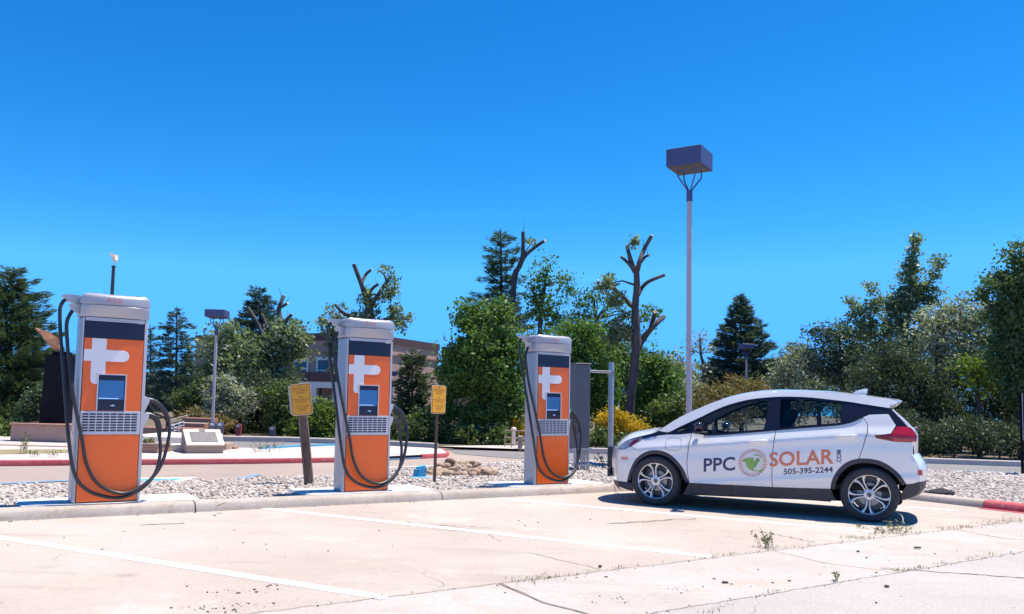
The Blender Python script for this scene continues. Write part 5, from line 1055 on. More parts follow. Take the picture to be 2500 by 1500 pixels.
# porch in front of the shaded wall
p0 = P(690, 990, 61); p1 = P(868, 990, 58.5); zr = P(800, 933, 60).z
o = wall('porch_roof', (p0.x, p0.y, 0), (p1.x, p1.y, 0), zr, zr + .7, MT['cornice'], None, th=4); reloc(o, bld)
o2 = wall('porch_beam', (p0.x, p0.y + .05, 0), (p1.x, p1.y + .05, 0), zr - .45, zr - .003, MT['whitetrim'], None, th=.4); reloc(o2, o)
for f in (.22, .42, .72, .97):
    q = p0.lerp(p1, f); mb = MB(); mb.box(-.2, .2, -.2, .2, 0, zr - .45); c_ = mb.build('porch_column', MT['whitetrim'], None); c_.location = (q.x, q.y + .25, 0); bpy.context.view_layer.update(); reloc(c_, bld)
mb = MB(); mb.box(-.7, .7, 0, .1, 0, 2.4); dq = P(800, 990, 63.6); c_ = mb.build('door', MT['windowglass'], None); c_.location = (dq.x, dq.y, 0); bpy.context.view_layer.update(); reloc(c_, bld)

# green pavilion right of the bare trunk
pv = thing('pavilion', 'low flat-roofed teal shelter behind the bare pruned trunk', 'shelter', (P(1620, 990, 36).x, 36, 0))
def child(parent, name, mb, mat, smooth=None): o = mb.build(name, mat, parent, smooth=smooth); return o
x0 = P(1540, 990, 36).x - pv.location.x; x1 = P(1700, 990, 36).x - pv.location.x; zb = P(1620, 972, 36).z; zt2 = P(1620, 957, 36).z
mb = MB(); mb.box(x0, x1, 0, 5, zb, zt2, bev=.02); child(pv, 'roof', mb, MT['teal'])
for x in (1583, 1540, 1695):
    xx = P(x, 990, 36).x - pv.location.x; mb = MB(); mb.box(xx - .09, xx + .09, .15, .33, 0, zb - .003); child(pv, 'post', mb, MT['teal'])
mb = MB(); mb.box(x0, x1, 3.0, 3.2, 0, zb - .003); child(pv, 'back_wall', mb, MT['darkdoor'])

# ------------------------------------------------------------------ lamp posts
def lamp(label, base, topY, Y, side, hh, prad, rz, forks=True, group='box lamps on poles'):
    g = P(base[0], base[1], Y); zt_ = P(base[2], topY, Y).z; t = thing('street_lamp', label, 'lamp post', (g.x, Y, 0), rz, group, lean=True)
    zb_ = zt_ - hh; zc = zb_ - side * .62
    mb = MB(); mb.lathe([(prad * 1.9, 0), (prad * 1.9, .03), (prad * 1.15, .05), (prad * 1.08, zc * .5), (prad, zc - side * .30)], 16); t1 = mb.build('pole', MT['pole'], t, smooth=40)
    mb = MB(); mb.lathe([(prad * 1.22, zc - side * .30), (prad * 1.22, zc)], 16)
    for k in range(4):
        a = math.pi / 4 + k * math.pi / 2; r_ = side * .36
        mb.tube([Vector((0, 0, zc - side * .06)), Vector((r_ * math.cos(a), r_ * math.sin(a), zb_ - side * .22)), Vector((r_ * math.cos(a), r_ * math.sin(a), zb_ + .02))], side * .022, 6)
    mb.build('fork_bracket', MT['lampblue'], t, smooth=40)
    mb = MB(); h = side / 2; mb.box(-h, h, -h, h, zb_, zt_, bev=.008); hd = mb.build('lamp_housing', MT['lampblue'], t)
    mb = MB(); mb.box(-h * .86, h * .86, -h * .86, h * .86, zb_ - .012, zb_ - .002); mb.build('lens', MT['greybox'], hd)
    mb = MB()
    for k in range(2): mb.lathe([(side * .13, 0), (side * .11, -.03), (side * .02, -.045)], 14, Matrix.Translation(((-.18 + .36 * k) * side, 0, zb_ - .012)))
    mb.build('bulb_cover', MT['lampblue'], hd, smooth=50)
    return t
bl_ = lamp('tall grey lamp post with a big square box head standing above the car bonnet', (1682, 1100, 1689), 371, 18, .80, .40, .055, R(-32))
mb = MB(); zz = P(1684, 860, 18).z; mb.tube([Vector((.06, -.05, zz)), Vector((.11, -.06, zz + .02)), Vector((.12, -.06, zz - .05)), Vector((.07, -.05, zz - .07))], .012, 6); mb.build('hook', MT['blackplastic'], bl_)
lamp('lamp post with a flat box head rising behind the slanted plaque on the left', (517, 1075, 530), 758, 24.5, .58, .22, .042, R(4))
lamp('far lamp post half hidden in front of the large spruce', (1823, 1000, 1824), 841, 40, .58, .22, .045, R(10))
lamp('small distant lamp post seen just right of the middle charger', (957, 1000, 961), 907, 50, .55, .25, .05, R(10))
lamp('thin distant lamp post behind the brick terrace, right of the largest charger', (474, 1040, 480), 938, 32, .42, .1, .035, R(6))

# ------------------------------------------------------------------ signs on the island
def yellow_sign(t, w_, h, zc, yf):
    def rr(hw, hh, r_): return arc(hw - r_, hh - r_, r_, 0, 90, 5) + arc(-hw + r_, hh - r_, r_, 90, 180, 5) + arc(-hw + r_, -hh + r_, r_, 180, 270, 5) + arc(hw - r_, -hh + r_, r_, 270, 360, 5)
    T_ = lambda y: Matrix.Translation((0, y, zc))
    mb = MB(); mb.prism(rr(w_ / 2, h / 2, .04), .004, T_(yf)); pl = mb.build('sign_plate', MT['signedge'], t)
    mb = MB(); mb.prism(rr(w_ / 2 - .012, h / 2 - .012, .034), .002, T_(yf - .0025)); mb.build('border', MT['signink'], pl)
    mb = MB(); mb.prism(rr(w_ / 2 - .021, h / 2 - .021, .028), .002, T_(yf - .005)); mb.build('sign_face', MT['sign'], pl)
    sz = w_ * .125
    for i, (tx, k) in enumerate((('RESERVED FOR', .76), ('STATE AGENCY', .74), ('PARKING', .44), ('DFA', .19), ('OFFICE OF THE', .76), ('SECRETARY', .56), ('VEHICLES TOWED', .66), ("AT OWNER'S", .48), ('EXPENSE', .36))):
        z = h * (.36 - [0, .075, .15, .28, .365, .44, .575, .645, .71][i]); lettering('sign_lettering', tx, sz if i < 6 else sz * .82, MT['signink'], pl, 0, yf - .0065, zc + z, w_ * k)
    mb = MB(); mb.lathe([(.008, 0), (.008, .004)], 8, Matrix.Translation((0, yf - .005, zc + h * .43)) @ Matrix.Rotation(math.pi / 2, 4, 'X')); mb.build('bolt', MT['rust'], pl)
g1 = G(755, 1184, .06); k1 = g1.y / 2000
s1 = thing('parking_sign', 'yellow reserved parking sign on a thick leaning weathered wooden post', 'sign', g1, R(4), 'yellow parking signs')
s1.matrix_world = Matrix.Translation(g1) @ Matrix.Rotation(R(-8.0), 4, 'Y') @ Matrix.Rotation(R(12), 4, 'Z')
hp = (1184 - 950) * k1; mb = MB(); mb.box(-.065, .065, -.05, .05, -.15, hp, bev=.012)
for k in range(3): mb.box(-.03 + k * .035, -.026 + k * .035, -.0565, -.05, .02 + .1 * k, hp * .8 - .15 * k)
mb.build('post', MT['wood'], s1); yellow_sign(s1, 50 * k1, 77 * k1, (1184 - 977) * k1, -.062)
mb = MB(); mb.box(-.12 - .04, .12 - .05, -.046, -.04, (1184 - 1010) * k1, (1184 - 942) * k1, bev=.002); bb = mb.build('backing_plate', MT['galv'], s1); bb.location = (-.005, .012, 0)
g2 = G(1062, 1180, .06); k2 = g2.y / 2000
s2 = thing('parking_sign', 'yellow reserved parking sign on a thin steel post, turned partly sideways', 'sign', g2, 0, 'yellow parking signs')
s2.matrix_world = Matrix.Translation(g2) @ Matrix.Rotation(R(.3), 4, 'Y') @ Matrix.Rotation(R(52), 4, 'Z')
hp = (1180 - 945) * k2; mb = MB(); mb.box(-.018, .018, 0, .006, -.15, hp); mb.box(-.018, -.012, .006, .028, -.15, hp); mb.box(.012, .018, .006, .028, -.15, hp); mb.build('post', MT['rust'], s2)
yellow_sign(s2, .31, 69 * k2, (1180 - 978) * k2, -.008)

# grey enclosure, pipe frame and conduits behind the charger nearest the car
Yc = 15.6; gc = P(1408, 1150, Yc); kc = Yc / 2000
cab = thing('electrical_enclosure', 'tall flat grey electrical enclosure on a steel frame behind the charger nearest the car', 'enclosure', (gc.x, Yc, .055), R(20), lean=True)
za = (1150 - 1097) * kc; zb2 = (1150 - 893) * kc
mb = MB(); mb.box(-.15, .15, -.24, .34, za, zb2, bev=.012, seg=2); eb = mb.build('cabinet', MT['greybox'], cab)
mb = MB(); mb.box(-.13, .13, -.2445, -.238, za + .04, zb2 - .05, bev=.002); eb2 = mb.build('door', MT['greybox'], eb)
mb = MB(); mb.box(-.16, .16, -.26, .36, zb2 + .001, zb2 + .02, bev=.004); mb.build('rain_cap', MT['greybox'], eb)
for (x, y) in ((-.13, -.2), (.13, -.2), (-.13, .3), (.13, .3)):
    mb = MB(); mb.box(x - .02, x + .02, y - .02, y + .02, -.05, za - .002); mb.build('leg', MT['galv'], cab)
for z in (.12, .42): mb = MB(); mb.box(-.2, .2, -.242, -.222, z - .02, z + .02); mb.build('strut', MT['galv'], cab)
for x in (-.08, -.04, .01, .05, .09): mb = MB(); mb.tube([Vector((x, -.16, -.05)), Vector((x, -.16, za - .003))], .017, 8); mb.build('conduit', MT['galv'], cab, smooth=50)
gp_ = P(1490, 1150, 16.2); kp = 16.2 / 2000
pp = thing('steel_pipe_post', 'grey steel pipe post with black base just left of the car nose', 'post', (gp_.x, 16.2, .055), 0, lean=True)
mb = MB(); mb.lathe([(.055, .45), (.055, (1150 - 893) * kp), (.05, (1150 - 892) * kp + .01)], 18); mb.build('pipe', MT['galv'], pp, smooth=40)
mb = MB(); mb.lathe([(.058, -.1), (.058, .449)], 18); mb.build('black_sleeve', MT['blackplastic'], pp, smooth=40)
mb = MB(); zz = (1150 - 913) * kp; xe = (gc.x + .19) - gp_.x
for dz in (0, -.03): mb.tube([Vector((0, -.06, zz + dz)), Vector((xe, -.5, zz + dz - .01))], .010, 6)
mb.box(-.07, .07, -.075, .07, zz - .045, zz - .035); mb.box(-.07, .07, -.075, .07, zz + .005, zz + .015); mb.build('tie_bar', MT['galv'], pp)

# rock pile, blue block, rag
rk_mesh = []
for i in range(6):
    bm = bmesh.new(); bmesh.ops.create_icosphere(bm, subdivisions=2, radius=1); q = rng.normal(size=(5, 3))
    for v in bm.verts:
        d = 1.0
        for a in q: d -= .16 * max(0, v.co.dot(Vector(a)) - .35)
        v.co = v.co * d; v.co.x *= 1.25; v.co.z *= .7
    mb = MB(); mb.bm(bm); o = mb.build('rock', MT['rock'], None, smooth=60); rk_mesh.append(o)
spots = []
for i in range(62):
    u = i / 61; px = 1040 + 166 * ((i * .618) % 1); py = 1166 - 30 * rng.uniform(0, 1) ** 1.4 * (1 - abs((px - 1120) / 95) ** 2.2) ; spots.append((px, py))
first = {}
for i, (px, py) in enumerate(spots):
    g = G(px, max(py, 1146), .06); lift = max(0, 1152 - py) * .006; r_ = rng.uniform(.05, .11) * (1.25 if i % 7 == 0 else 1)
    o = rk_mesh[i % 6] if i < 6 else rk_mesh[i % 6].copy()
    if i >= 6: C.objects.link(o)
    o.location = (g.x, g.y, .06 + r_ * .45 + lift); o.scale = (r_, r_ * rng.uniform(.8, 1.1), r_); o.rotation_euler = (rng.uniform(-.5, .5), rng.uniform(-.5, .5), rng.uniform(0, 6.28))
    tag(o, 'rounded tan river rock in the pile beside the yellow sign on the steel post', 'rock', 'pile of rocks on the gravel')
gb = G(1022, 1168, .06); bm = bmesh.new(); bmesh.ops.create_cube(bm, size=1)
bb = thing('painted_block', 'broken upright block painted bright blue left of the rock pile', 'block', gb, R(20))
for v in bm.verts: v.co = Vector((v.co.x * .17 + .03 * (v.co.z > 0), v.co.y * .22, (v.co.z + .5) * (.21 - .04 * (v.co.x < 0))))
bmesh.ops.bevel(bm, geom=bm.edges[:], offset=.03, segments=2, affect='EDGES'); mb = MB(); mb.bm(bm); mb.build('upright', MT['bluepaint'], bb, smooth=40)
mb = MB(); mb.box(-.16, .20, -.22, -.08, -.03, .035, bev=.01); mb.build('foot', MT['bluepaint'], bb)
gb = G(2292, 1208, .08); mb = MB(); bm = bmesh.new(); bmesh.ops.create_icosphere(bm, subdivisions=3, radius=1)
for v in bm.verts:
    n1 = math.sin(5 * v.co.x + 1) * math.cos(4 * v.co.y) + .5 * math.sin(11 * v.co.x + 7 * v.co.y); v.co = Vector((v.co.x * (.24 + .03 * n1), v.co.y * (.12 + .02 * n1), max(-.2, v.co.z) * (.06 + .02 * n1) + .02 * v.co.x))
mb.bm(bm); o = mb.build('cloth', MT['rag'], smooth=70); o.location = gb + Vector((0, 0, .02)); tag(o, 'crumpled black cloth lying on the gravel behind the car', 'cloth')
mb = MB(); bm = bmesh.new(); bmesh.ops.create_icosphere(bm, subdivisions=2, radius=1)
# dark sign at the right edge
ge = P(2497, 1165, 18); rs = thing('notice_sign', 'dark rounded notice sign on a black post at the right edge of the picture', 'sign', (ge.x, 18, .06), R(58), lean=True)
ke = 18 / 2000; mb = MB(); mb.box(-.03, .03, -.03, .03, -.1, (1165 - 970) * ke); mb.build('post', MT['black'], rs)
zc = (1165 - 1024) * ke
mb = MB(); mb.box(-.26, .26, -.06, -.035, zc - .50, zc + .50, bev=.02, seg=2); sp_ = mb.build('sign_plate', MT['black'], rs)
mb = MB()
for (a, b_, c_, d_) in ((-.25, -.235, -.48, .48), (.235, .25, -.48, .48), (-.235, .235, .465, .48), (-.235, .235, -.48, -.465)): mb.box(a, b_, -.0625, -.06, zc + c_, zc + d_)
mb.build('border', MT['lightplastic'], sp_)
mb = MB(); mb.box(-.27, .27, -.034, -.02, zc - .505, zc + .505, bev=.004); mb.build('rim', MT['galv'], sp_)

# ------------------------------------------------------------------ far verge: meters, signs, rail, bollard
def meter(label, px, py, top, Y, heads, mat):
    g = P(px, py, Y); k = Y / 2000; H_ = (py - top) * k; t = thing('parking_meter', label, 'parking meter', (g.x, Y, .085 if Y < 23 else .06), 0, 'parking meters by the far road', lean=True); z0 = t.location.z; H_ = P(px, top, Y).z - z0
    mb = MB(); mb.lathe([(.05, -.02), (.05, .01), (.028, .03), (.028, H_ - .42)], 12); mb.build('pole', MT['galv'], t, smooth=40)
    for i in range(heads):
        x = 0 if heads == 1 else (-.10 + .2 * i)
        mb = MB(); mb.prism([(x - .055, H_ - .40), (x + .055, H_ - .40), (x + .085, H_ - .26), (x + .085, H_ - .12)] + [(x + .085 * math.cos(R(a)), H_ - .10 + .09 * math.sin(R(a))) for a in range(0, 181, 20)] + [(x - .085, H_ - .12), (x - .085, H_ - .26)], .11, Matrix.Translation((0, -.055, 0)))
        h_ = mb.build('meter_head', MT[mat], t, smooth=30)
        mb = MB(); mb.prism([(x - .06, H_ - .11)] + [(x + .06 * math.cos(R(a)), H_ - .10 + .065 * math.sin(R(a))) for a in range(180, -1, -20)] + [(x + .06, H_ - .11)], .004, Matrix.Translation((0, -.0595, 0))); mb.build('dial_window', MT['lightplastic'], h_)
    if heads == 2: mb = MB(); mb.box(-.16, .16, -.03, .03, H_ - .44, H_ - .401, bev=.008); mb.build('yoke', MT[mat], t)
meter('twin-headed parking meter right beside the left lamp post', 527, 1087, 1029, 21.8, 2, 'meter')
meter('single grey parking meter standing at the far kerb under the cottonwood', 664, 1076, 1040, 24.6, 1, 'meter')
meter('dark red single parking meter in the shade left of the grey one', 581, 1074, 1034, 25.2, 1, 'meterred')
meter('greenish single parking meter left of the left lamp post', 504, 1070, 1040, 25.5, 1, 'metergreen')
def board(name, label, cat, x0, x1, y0, y1, yb, Y, mat, rim, lines=0, rz=0):
    g = P((x0 + x1) / 2, yb, Y); k = Y / 2000; t = thing(name, label, cat, (g.x, Y, .06), rz, lean=True); w_ = (x1 - x0) * k / 2; z0 = P((x0 + x1) / 2, y1, Y).z - .06; z1 = P((x0 + x1) / 2, y0, Y).z - .06
    mb = MB(); mb.box(-w_, w_, -.03, 0, z0, z1, bev=.004); p_ = mb.build('sign_plate', MT[rim], t)
    mb = MB(); mb.box(-w_ + .03, w_ - .03, -.034, -.03, z0 + .03, z1 - .03); mb.build('sign_face', MT[mat], p_)
    for i in range(lines):
        z = z1 - .10 - (z1 - z0 - .16) * i / max(1, lines - 1) if lines > 1 else (z0 + z1) / 2; mb = MB()
        mb.box(-w_ * (.7 if i else .45), w_ * (.7 if i else .45), -.0355, -.034, z - .012, z + .012); mb.build('text_line', MT['salmon' if mat == 'black' else 'navy'], p_)
    for x in ((-w_ + .03, w_ - .03) if w_ > .12 else (0,)): mb = MB(); mb.box(x - .02, x + .02, 0.001, .03, -.1, z1 - .05); mb.build('post', MT[rim], t)
    return t
board('notice_board', 'dark notice board with a pale rim under the bushy green tree', 'sign', 1186, 1212, 1033, 1064, 1090, 25, 'black', 'rust', 7)
board('notice_sign', 'narrow white sign on a short post left of the dark notice board', 'sign', 1167, 1173.5, 1036, 1056, 1078, 25.2, 'whitetrim', 'whitetrim', 2)
g = P(1253, 1094, 24.2); t = thing('bollard_post', 'white stone bollard with a rounded cap behind the metal railing', 'bollard', (g.x, 24.2, .06), 0, lean=True)
H_ = P(1253, 1043, 24.2).z - .06; mb = MB(); mb.box(-.06, .06, -.06, .06, -.1, H_ - .12, bev=.01); mb.build('shaft', MT['paletan'], t)
mb = MB(); mb.lathe([(.075, H_ - .119), (.08, H_ - .07), (.06, H_ - .02), (.02, H_)], 14); mb.build('cap', MT['paletan'], t, smooth=50)
rl = thing('metal_railing', 'tan metal railing beside the drive, left of the charger nearest the car', 'railing', P(1232, 1096, 23.6), 0); rl.location.z = .07
a = P(1232, 1100, 23.6); b = P(1300, 1098, 22.6); a.z = b.z = 0; n_ = 5
for i in range(n_): q = a.lerp(b, i / (n_ - 1)); mb = MB(); mb.tube([Vector((q.x - a.x, q.y - 23.6, -.05)), Vector((q.x - a.x, q.y - 23.6, .46))], .014, 6); mb.build('upright', MT['tan'], rl)
for z in (.08, .27, .47): mb = MB(); mb.tube([Vector((0, 0, z)), Vector((b.x - a.x, b.y - 23.6, z + .01))], .014, 6); mb.build('rail', MT['tan'], rl)
g = P(1270, 1101, 22.7); t = thing('short_post', 'short tan stone post in front of the metal railing', 'post', (g.x, 22.7, .06)); mb = MB(); mb.box(-.06, .06, -.06, .06, -.1, .33, bev=.01); mb.build('shaft', MT['tan'], t); mb = MB(); mb.box(-.068, .068, -.068, .068, .331, .36, bev=.008); mb.build('cap', MT['paletan'], t)

# ------------------------------------------------------------------ memorial corner on the left
Ym = 17.3; gm_ = P(492, 1111, Ym); km = Ym / 2000
mo = thing('plaque_monument', 'pale stone block with a slanted bronze plaque facing right', 'monument', (gm_.x, Ym, .085), R(30))
pr = [(-.42, 0), (.30, 0), (.30, .19), (-.20, .46), (-.42, .46)]        # side profile: x here is depth
# front low on the camera side, sloping up and back
w2 = .36; prof = [(-.40, 0), (-.40, .17), (.16, .44), (.40, .44), (.40, 0)]
V = [(-w2, y, z) for y, z in prof] + [(w2, y, z) for y, z in prof]; n_ = len(prof)
mb = MB(); mb.add(V, [tuple(range(n_)), tuple(range(n_, 2 * n_))] + [(i, (i + 1) % n_, (i + 1) % n_ + n_, i + n_) for i in range(n_)]); bs = mb.build('block', MT['tan'], mo)  # darker tan than the slab: shade of the sides put into the colour
sl_ = Matrix.Translation((0, -.40, .17)) @ Matrix.Rotation(math.atan2(.27, .56), 4, 'X'); Ls = math.hypot(.27, .56)
mb = MB(); mb.box(-w2 - .01, w2 + .01, -.03, Ls + .01, .001, .03, M=sl_); mb.build('slab', MT['paletan'], bs)
mb = MB(); mb.box(-w2 + .10, w2 - .10, .08, Ls - .12, .0301, .042, M=sl_); mb.box(-.06, .06, Ls - .10, Ls + .005, .0302, .036, M=sl_); mb.build('plaque', MT['plaque'], bs)
def px_block(name, label, cat, x0, x1, y0, y1, Y, dep, mat, bev=.01, group=None, rz=0, z0=None):
    g = P((x0 + x1) / 2, y1, Y); k = Y / 2000; zb_ = .02 if z0 is None else z0; zt_ = P((x0 + x1) / 2, y0, Y).z; t = thing(name, label, cat, (g.x, Y, 0), rz, group); w_ = (x1 - x0) * k / 2
    mb = MB(); mb.box(-w_, w_, 0, dep, zb_, zt_, bev=bev); mb.build('body', MT[mat], t); return t, w_, zt_
t, w_, z_ = px_block('brick_planter', 'low red brick planter box right of the largest charger', 'planter', 322, 384, 1087, 1115, 16.6, .6, 'brick')
mb = MB(); mb.box(-w_ - .02, w_ + .02, -.02, .62, z_ + .001, z_ + .04, bev=.004); mb.build('coping', MT['tan'], t)
shrub('small straggly plant growing in the low brick planter box', (360, 1090), 16.8, [(358, 1080, 16, 8), (372, 1084, 10, 5)], 'weed', name='planter_plant', cat='plant', size=.07, per=18, sig=.05, dens=8, nb=4, rad=.01)
px_block('low_wall', 'low pale stucco wall left of the slanted plaque block', 'wall', 384, 447, 1086, 1108, 17.4, .5, 'paletan')
px_block('low_wall', 'low pale stucco wall right of the slanted plaque block', 'wall', 528, 552, 1083, 1103, 18.2, .5, 'tan')
px_block('brick_planter', 'tiny brick planter box at the far end of the pale wall', 'planter', 554, 572, 1090, 1102, 18.6, .3, 'brick')
t, w_, z_ = px_block('paved_terrace', 'pale sloping paved terrace behind the low stucco wall', 'terrace', 300, 455, 1066, 1090, 19.2, 2.4, 'paletan')
t, w_, z_ = px_block('stucco_wall', 'brown stucco planter wall under the black monument at left', 'wall', 24, 170, 1040, 1085, 19.2, 1.6, 'adobedark')
mb = MB(); mb.box(-w_ - .03, w_ + .03, -.04, 1.63, z_ + .001, z_ + .05, bev=.008); mb.build('coping', MT['brick'], t)
px_block('brick_kerb_wall', 'low dark red brick wall in front of the brown stucco wall', 'wall', -60, 168, 1087, 1112, 17.6, .4, 'brick')
t, w_, z_ = px_block('stucco_wall', 'low brown stucco wall with wire fence at far left', 'wall', -40, 62, 1005, 1050, 30, .3, 'adobedark')
for x in (52, 62): xx = P(x, 1000, 30).x - t.location.x; mb = MB(); mb.tube([Vector((xx, -.05, 0)), Vector((xx, -.05, P(x, 985, 30).z))], .03, 6); mb.build('fence_pole', MT['galv'], t)
# black monument with a bronze figure on top
gk = P(140, 1042, 19.9); t = thing('monument', 'tall black stone monument on the brown wall at left, partly behind the charger', 'monument', (gk.x, 19.9, P(140, 1042, 19.2).z), R(10))
zt_ = P(140, 868, 19.9).z - t.location.z; kk = 19.9 / 2000
mb = MB(); hw0 = 31 * kk; hw1 = 27 * kk; mb.add([(-hw0, -.3, 0), (hw0, -.3, 0), (hw0, .3, 0), (-hw0, .3, 0), (-hw1, -.26, zt_), (hw1, -.26, zt_), (hw1, .26, zt_), (-hw1, .26, zt_)], [(0, 1, 2, 3), (4, 5, 6, 7), (0, 1, 5, 4), (1, 2, 6, 5), (2, 3, 7, 6), (3, 0, 4, 7)]); mb.build('shaft', MT['black'], t)
mb = MB(); mb.box(-hw1 * .62, hw1 * .62, -.17, .17, zt_ + .001, zt_ + .09, bev=.01); mb.build('cap_stone', MT['black'], t)
fg = thing('bronze_statue', 'brown bronze winged bird sculpture on top of the black monument', 'statue', (gk.x, 19.9, t.location.z + zt_ + .092), R(10))
def rel(px, py): q = P(px, py, 19.9) - fg.location; return q
sk = [(rel(92, 803), .018), (rel(100, 808), .035), (rel(112, 818), .055), (rel(124, 832), .085), (rel(134, 842), .10), (rel(142, 850), .075), (rel(147, 861), .05)]
mb = MB(); pts = catmull([p for p, _ in sk], 4); rr_ = list(np.interp(np.linspace(0, 1, len(pts)), np.linspace(0, 1, len(sk)), [r_ for _, r_ in sk])); mb.tube(pts, rr_, 12)
mb.build('bird_body', MT['bronze'], fg, smooth=70)
for sg in (-1, 1):
    mb = MB(); aw = [rel(104, 806), rel(122, 812), rel(140, 826), rel(150, 838), rel(146, 850), rel(132, 846), rel(116, 830)]; V = [(p.x, p.y + sg * (.05 + .10 * i / 6), p.z) for i, p in enumerate(aw)]; V2_ = [(x, y + sg * .03, z) for x, y, z in V]
    n_ = len(V); mb.add(V + V2_, [tuple(range(n_)), tuple(range(n_, 2 * n_))] + [(i, (i + 1) % n_, (i + 1) % n_ + n_, i + n_) for i in range(n_)]); mb.build('wing', MT['bronze'], fg)
# flagpole with gilded bird
gf = P(256, 1060, 21); fp = thing('flagpole', 'dark pole topped by a gilded bird rising behind the largest charger', 'flagpole', (gf.x, 21, .06), 0, lean=True)
zt_ = P(259, 652, 21).z - .06; mb = MB(); mb.lathe([(.055, -.1), (.05, zt_ * .6), (.04, zt_), (.055, zt_ + .005), (.055, zt_ + .03)], 12); mb.build('pole', MT['blackplastic'], fp, smooth=40)
mb = MB(); kk = 21 / 2000; zc = zt_ + .05; mb.tube([Vector((0, 0, zt_)), Vector((0, 0, zc + .07))], .012, 6); mb.tube(catmull([(-.10, 0, zc + .30), (-.07, 0, zc + .26), (-.01, 0, zc + .17), (.06, 0, zc + .11), (.10, 0, zc + .10)], 3), [.006] * 3 + [.022] * 3 + [.045] * 4 + [.02] * 3, 8); 
fb_ = mb.build('gilded_bird', MT['gold'], fp, smooth=60)
for sg in (-1, 1):
    mb = MB(); V = [(.03, sg * .02, zc + .14), (-.03, sg * .03, zc + .20), (-.09, sg * .10, zc + .30), (.05, sg * .12, zc + .28), (.08, sg * .06, zc + .17)]; V2_ = [(x, y + sg * .008, z) for x, y, z in V]; n_ = 5
    mb.add(V + V2_, [tuple(range(n_)), tuple(range(n_, 2 * n_))] + [(i, (i + 1) % n_, (i + 1) % n_ + n_, i + n_) for i in range(n_)]); mb.build('wing', MT['gold'], fb_)
gf = P(488, 1060, 34); t = thing('flagpole', 'bare thin grey pole in front of the pines left of the lamp post', 'flagpole', (gf.x, 34, .06), 0, lean=True); zt_ = P(495, 806, 34).z; mb = MB(); mb.lathe([(.05, 0), (.03, zt_)], 10); mb.build('pole', MT['galv'], t, smooth=40); mb = MB(); mb.lathe([(.03, zt_), (.05, zt_ + .04), (.02, zt_ + .08)], 10); mb.build('finial', MT['galv'], t, smooth=50)
# brick terrace with white ramp railing
t, w_, z_ = px_block('brick_terrace', 'red brick stepped terrace behind the slanted plaque block', 'terrace', 340, 470, 1045, 1092, 23.2, .8, 'brick')
for i, (x0, x1, y0) in enumerate(((430, 505, 1032), (450, 520, 1020))):
    mb = MB(); a = P(x0, 1000, 24.2 + i).x - t.location.x; b = P(x1, 1000, 24.2 + i).x - t.location.x; zz = P(x0, y0, 24.2 + i).z; mb.box(a, b, .9 + i, 1.5 + i, .02, zz, bev=.01); mb.build('step_wall', MT['brick'], t)
rl = thing('ramp_railing', 'white sloping ramp railing on the brick terrace', 'railing', (P(418, 1070, 23).x, 23, .06))
a0 = P(415, 1040, 23) - rl.location; b0_ = P(450, 1030, 23.3) - rl.location
for dz in (0, -.09, -.18, -.27, -.36): mb = MB(); mb.tube([a0 + Vector((0, 0, dz)), b0_ + Vector((0, 0, dz))], .013, 6); mb.build('rail', MT['whitetrim'], rl)
for f in (0, .33, .66, 1): q = a0.lerp(b0_, f); mb = MB(); mb.tube([Vector((q.x, q.y - .02, -.02)), q + Vector((0, -.02, 0))], .013, 6); mb.build('upright', MT['whitetrim'], rl)
mb = MB(); 
rl2 = thing('handrail', 'long pale handrail climbing the terrace behind the thin poles', 'railing', (P(470, 1020, 26).x, 26, .06))
for dz in (0, -.12, -.24):
    mb = MB(); mb.tube([P(415, 1026, 26) - rl2.location + Vector((0, 0, dz)), P(470, 1012, 26.3) - rl2.location + Vector((0, 0, dz)), P(505, 1012, 26.5) - rl2.location + Vector((0, 0, dz))], .02, 6); mb.build('rail', MT['paletan'], rl2)
for px_, py_ in ((420, 1026), (445, 1019), (470, 1012), (503, 1012)): q = P(px_, py_, 26.2) - rl2.location; mb = MB(); mb.tube([Vector((q.x, q.y, 0)), q], .016, 6); mb.build('upright', MT['paletan'], rl2)

# ------------------------------------------------------------------ weeds and litter
def weed(label, px, py, n_, h, wd, z=.0, mat='weed', name='weed', leaf=.035):
    g = G(px, py, z); mb = MB(); cs = []
    for i in range(n_):
        a = rng.uniform(0, 6.28); l = h * rng.uniform(.5, 1); o_ = Vector((rng.normal() * wd * .25, rng.normal() * wd * .25, 0)); e = o_ + Vector((math.cos(a) * wd * rng.uniform(.2, .6), math.sin(a) * wd * rng.uniform(.2, .6), l)); m_ = o_.lerp(e, .5) + Vector((0, 0, l * .12))
        mb.tube([o_, m_, e], [.0028, .002, .0012], 4); 
        for k in range(7): f = rng.uniform(.25, 1); cs.append(np.array(o_.lerp(m_, f * 2) if f < .5 else m_.lerp(e, f * 2 - 1)) + rng.normal(size=3) * .012)
    cs = np.array(cs); cs[:, 2] = np.maximum(cs[:, 2], .006); V = leaf_quads(cs, leaf, .4); mb.add([tuple(v) for v in V], [tuple(f) for f in quads(len(cs))]); o = mb.build(name, MT[mat]); o.location = g; return tag(o, label, 'weed', 'weeds in the pavement joints')
weed('upright weed growing in the gutter joint below the car middle', 1872, 1338, 12, .17, .17)
weed('thin weed sprouting at the street edge of the gutter', 2042, 1418, 4, .10, .05)
weed('spiky weed on the far sidewalk left of the blue kerb', 646, 1103, 16, .22, .6, .085, leaf=.06)
weed('small weed growing on the gravel beside the steel pipe', 1478, 1140, 9, .28, .3, .06, leaf=.07)
weed('tall dry weed against the brick wall at far left', 56, 1108, 10, .45, .16, .09, leaf=.06)
weed('short weed on the dry verge in front of the brick wall', 88, 1115, 6, .14, .2, .09, leaf=.045)
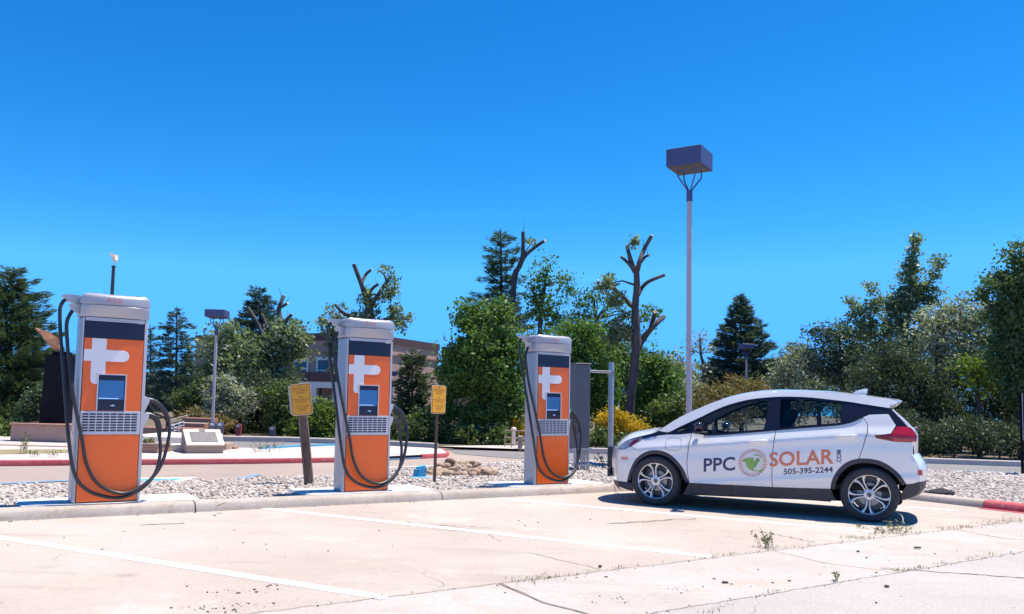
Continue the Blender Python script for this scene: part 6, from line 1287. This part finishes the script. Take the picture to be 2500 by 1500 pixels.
weed('short weed on the dry verge close to the largest charger', 130, 1116, 6, .18, .2, .09, leaf=.045)
weed('low weed at the gutter end of the third stall line', 2150, 1300, 14, .06, .3)
weed('low weed beside the gutter right of the third stall line', 2195, 1296, 12, .09, .2)
# grass tufts strung along the joints: too many blades to count
cs = []; dr = []
for (p0, p1, n_, wd) in (((1260, 1421), (1360, 1408), 200, .05), ((2060, 1316), (2110, 1313), 200, .05), ((2120, 1306), (2250, 1300), 300, .06), ((2290, 1292), (2370, 1287), 200, .06), ((2400, 1283), (2480, 1268), 260, .08), ((1480, 1393), (1560, 1381), 70, .02), ((1700, 1366), (1800, 1352), 90, .03), ((1880, 1343), (1980, 1330), 90, .03), ((2180, 1397), (2260, 1386), 90, .02), ((1840, 1462), (1900, 1446), 60, .02), ((2290, 1380), (2440, 1352), 130, .03), ((1720, 1500), (1800, 1470), 60, .02), ((1380, 1408), (1460, 1396), 60, .02)):
    n_ = int(n_ * .62); u = rng.uniform(0, 1, n_); a = np.array(G(*p0)); b = np.array(G(*p1)); q = a + (b - a) * u[:, None] + np.stack([rng.normal(size=n_) * wd, rng.normal(size=n_) * wd, rng.uniform(.0, .016, n_)], 1); cs.append(q)
cs = np.concatenate(cs); dd = np.tile([0, 0, 1.0], (len(cs), 1)); o = raw('joint_grass', leaf_quads(cs, .032, .14, dirs=dd), quads(len(cs)), MT['weed']); tag(o, 'tufts of dry grass growing along the gutter joints', 'grass', kind='stuff')
for i, (px, py, l) in enumerate(((1770, 1418, .045), (1900, 1440, .05), (2240, 1334, .07), (1480, 1406, .03), (2165, 1434, .035), (1465, 1385, .03), (2095, 1343, .025))):
    g = G(px, py, .004); mb = MB(); mb.box(-l / 2, l / 2, -.011, .011, 0, .016, bev=.005); o = mb.build('wood_chip', MT['debris']); o.location = g + Vector((0, 0, -.02 if 3.75 < g.dot(LN) < 4.75 else 0)); o.rotation_euler = (0, 0, rng.uniform(-.6, .6))
    tag(o, 'small dark wood chip lying on the pavement near the gutter', 'wood chip', 'wood chips on the pavement')
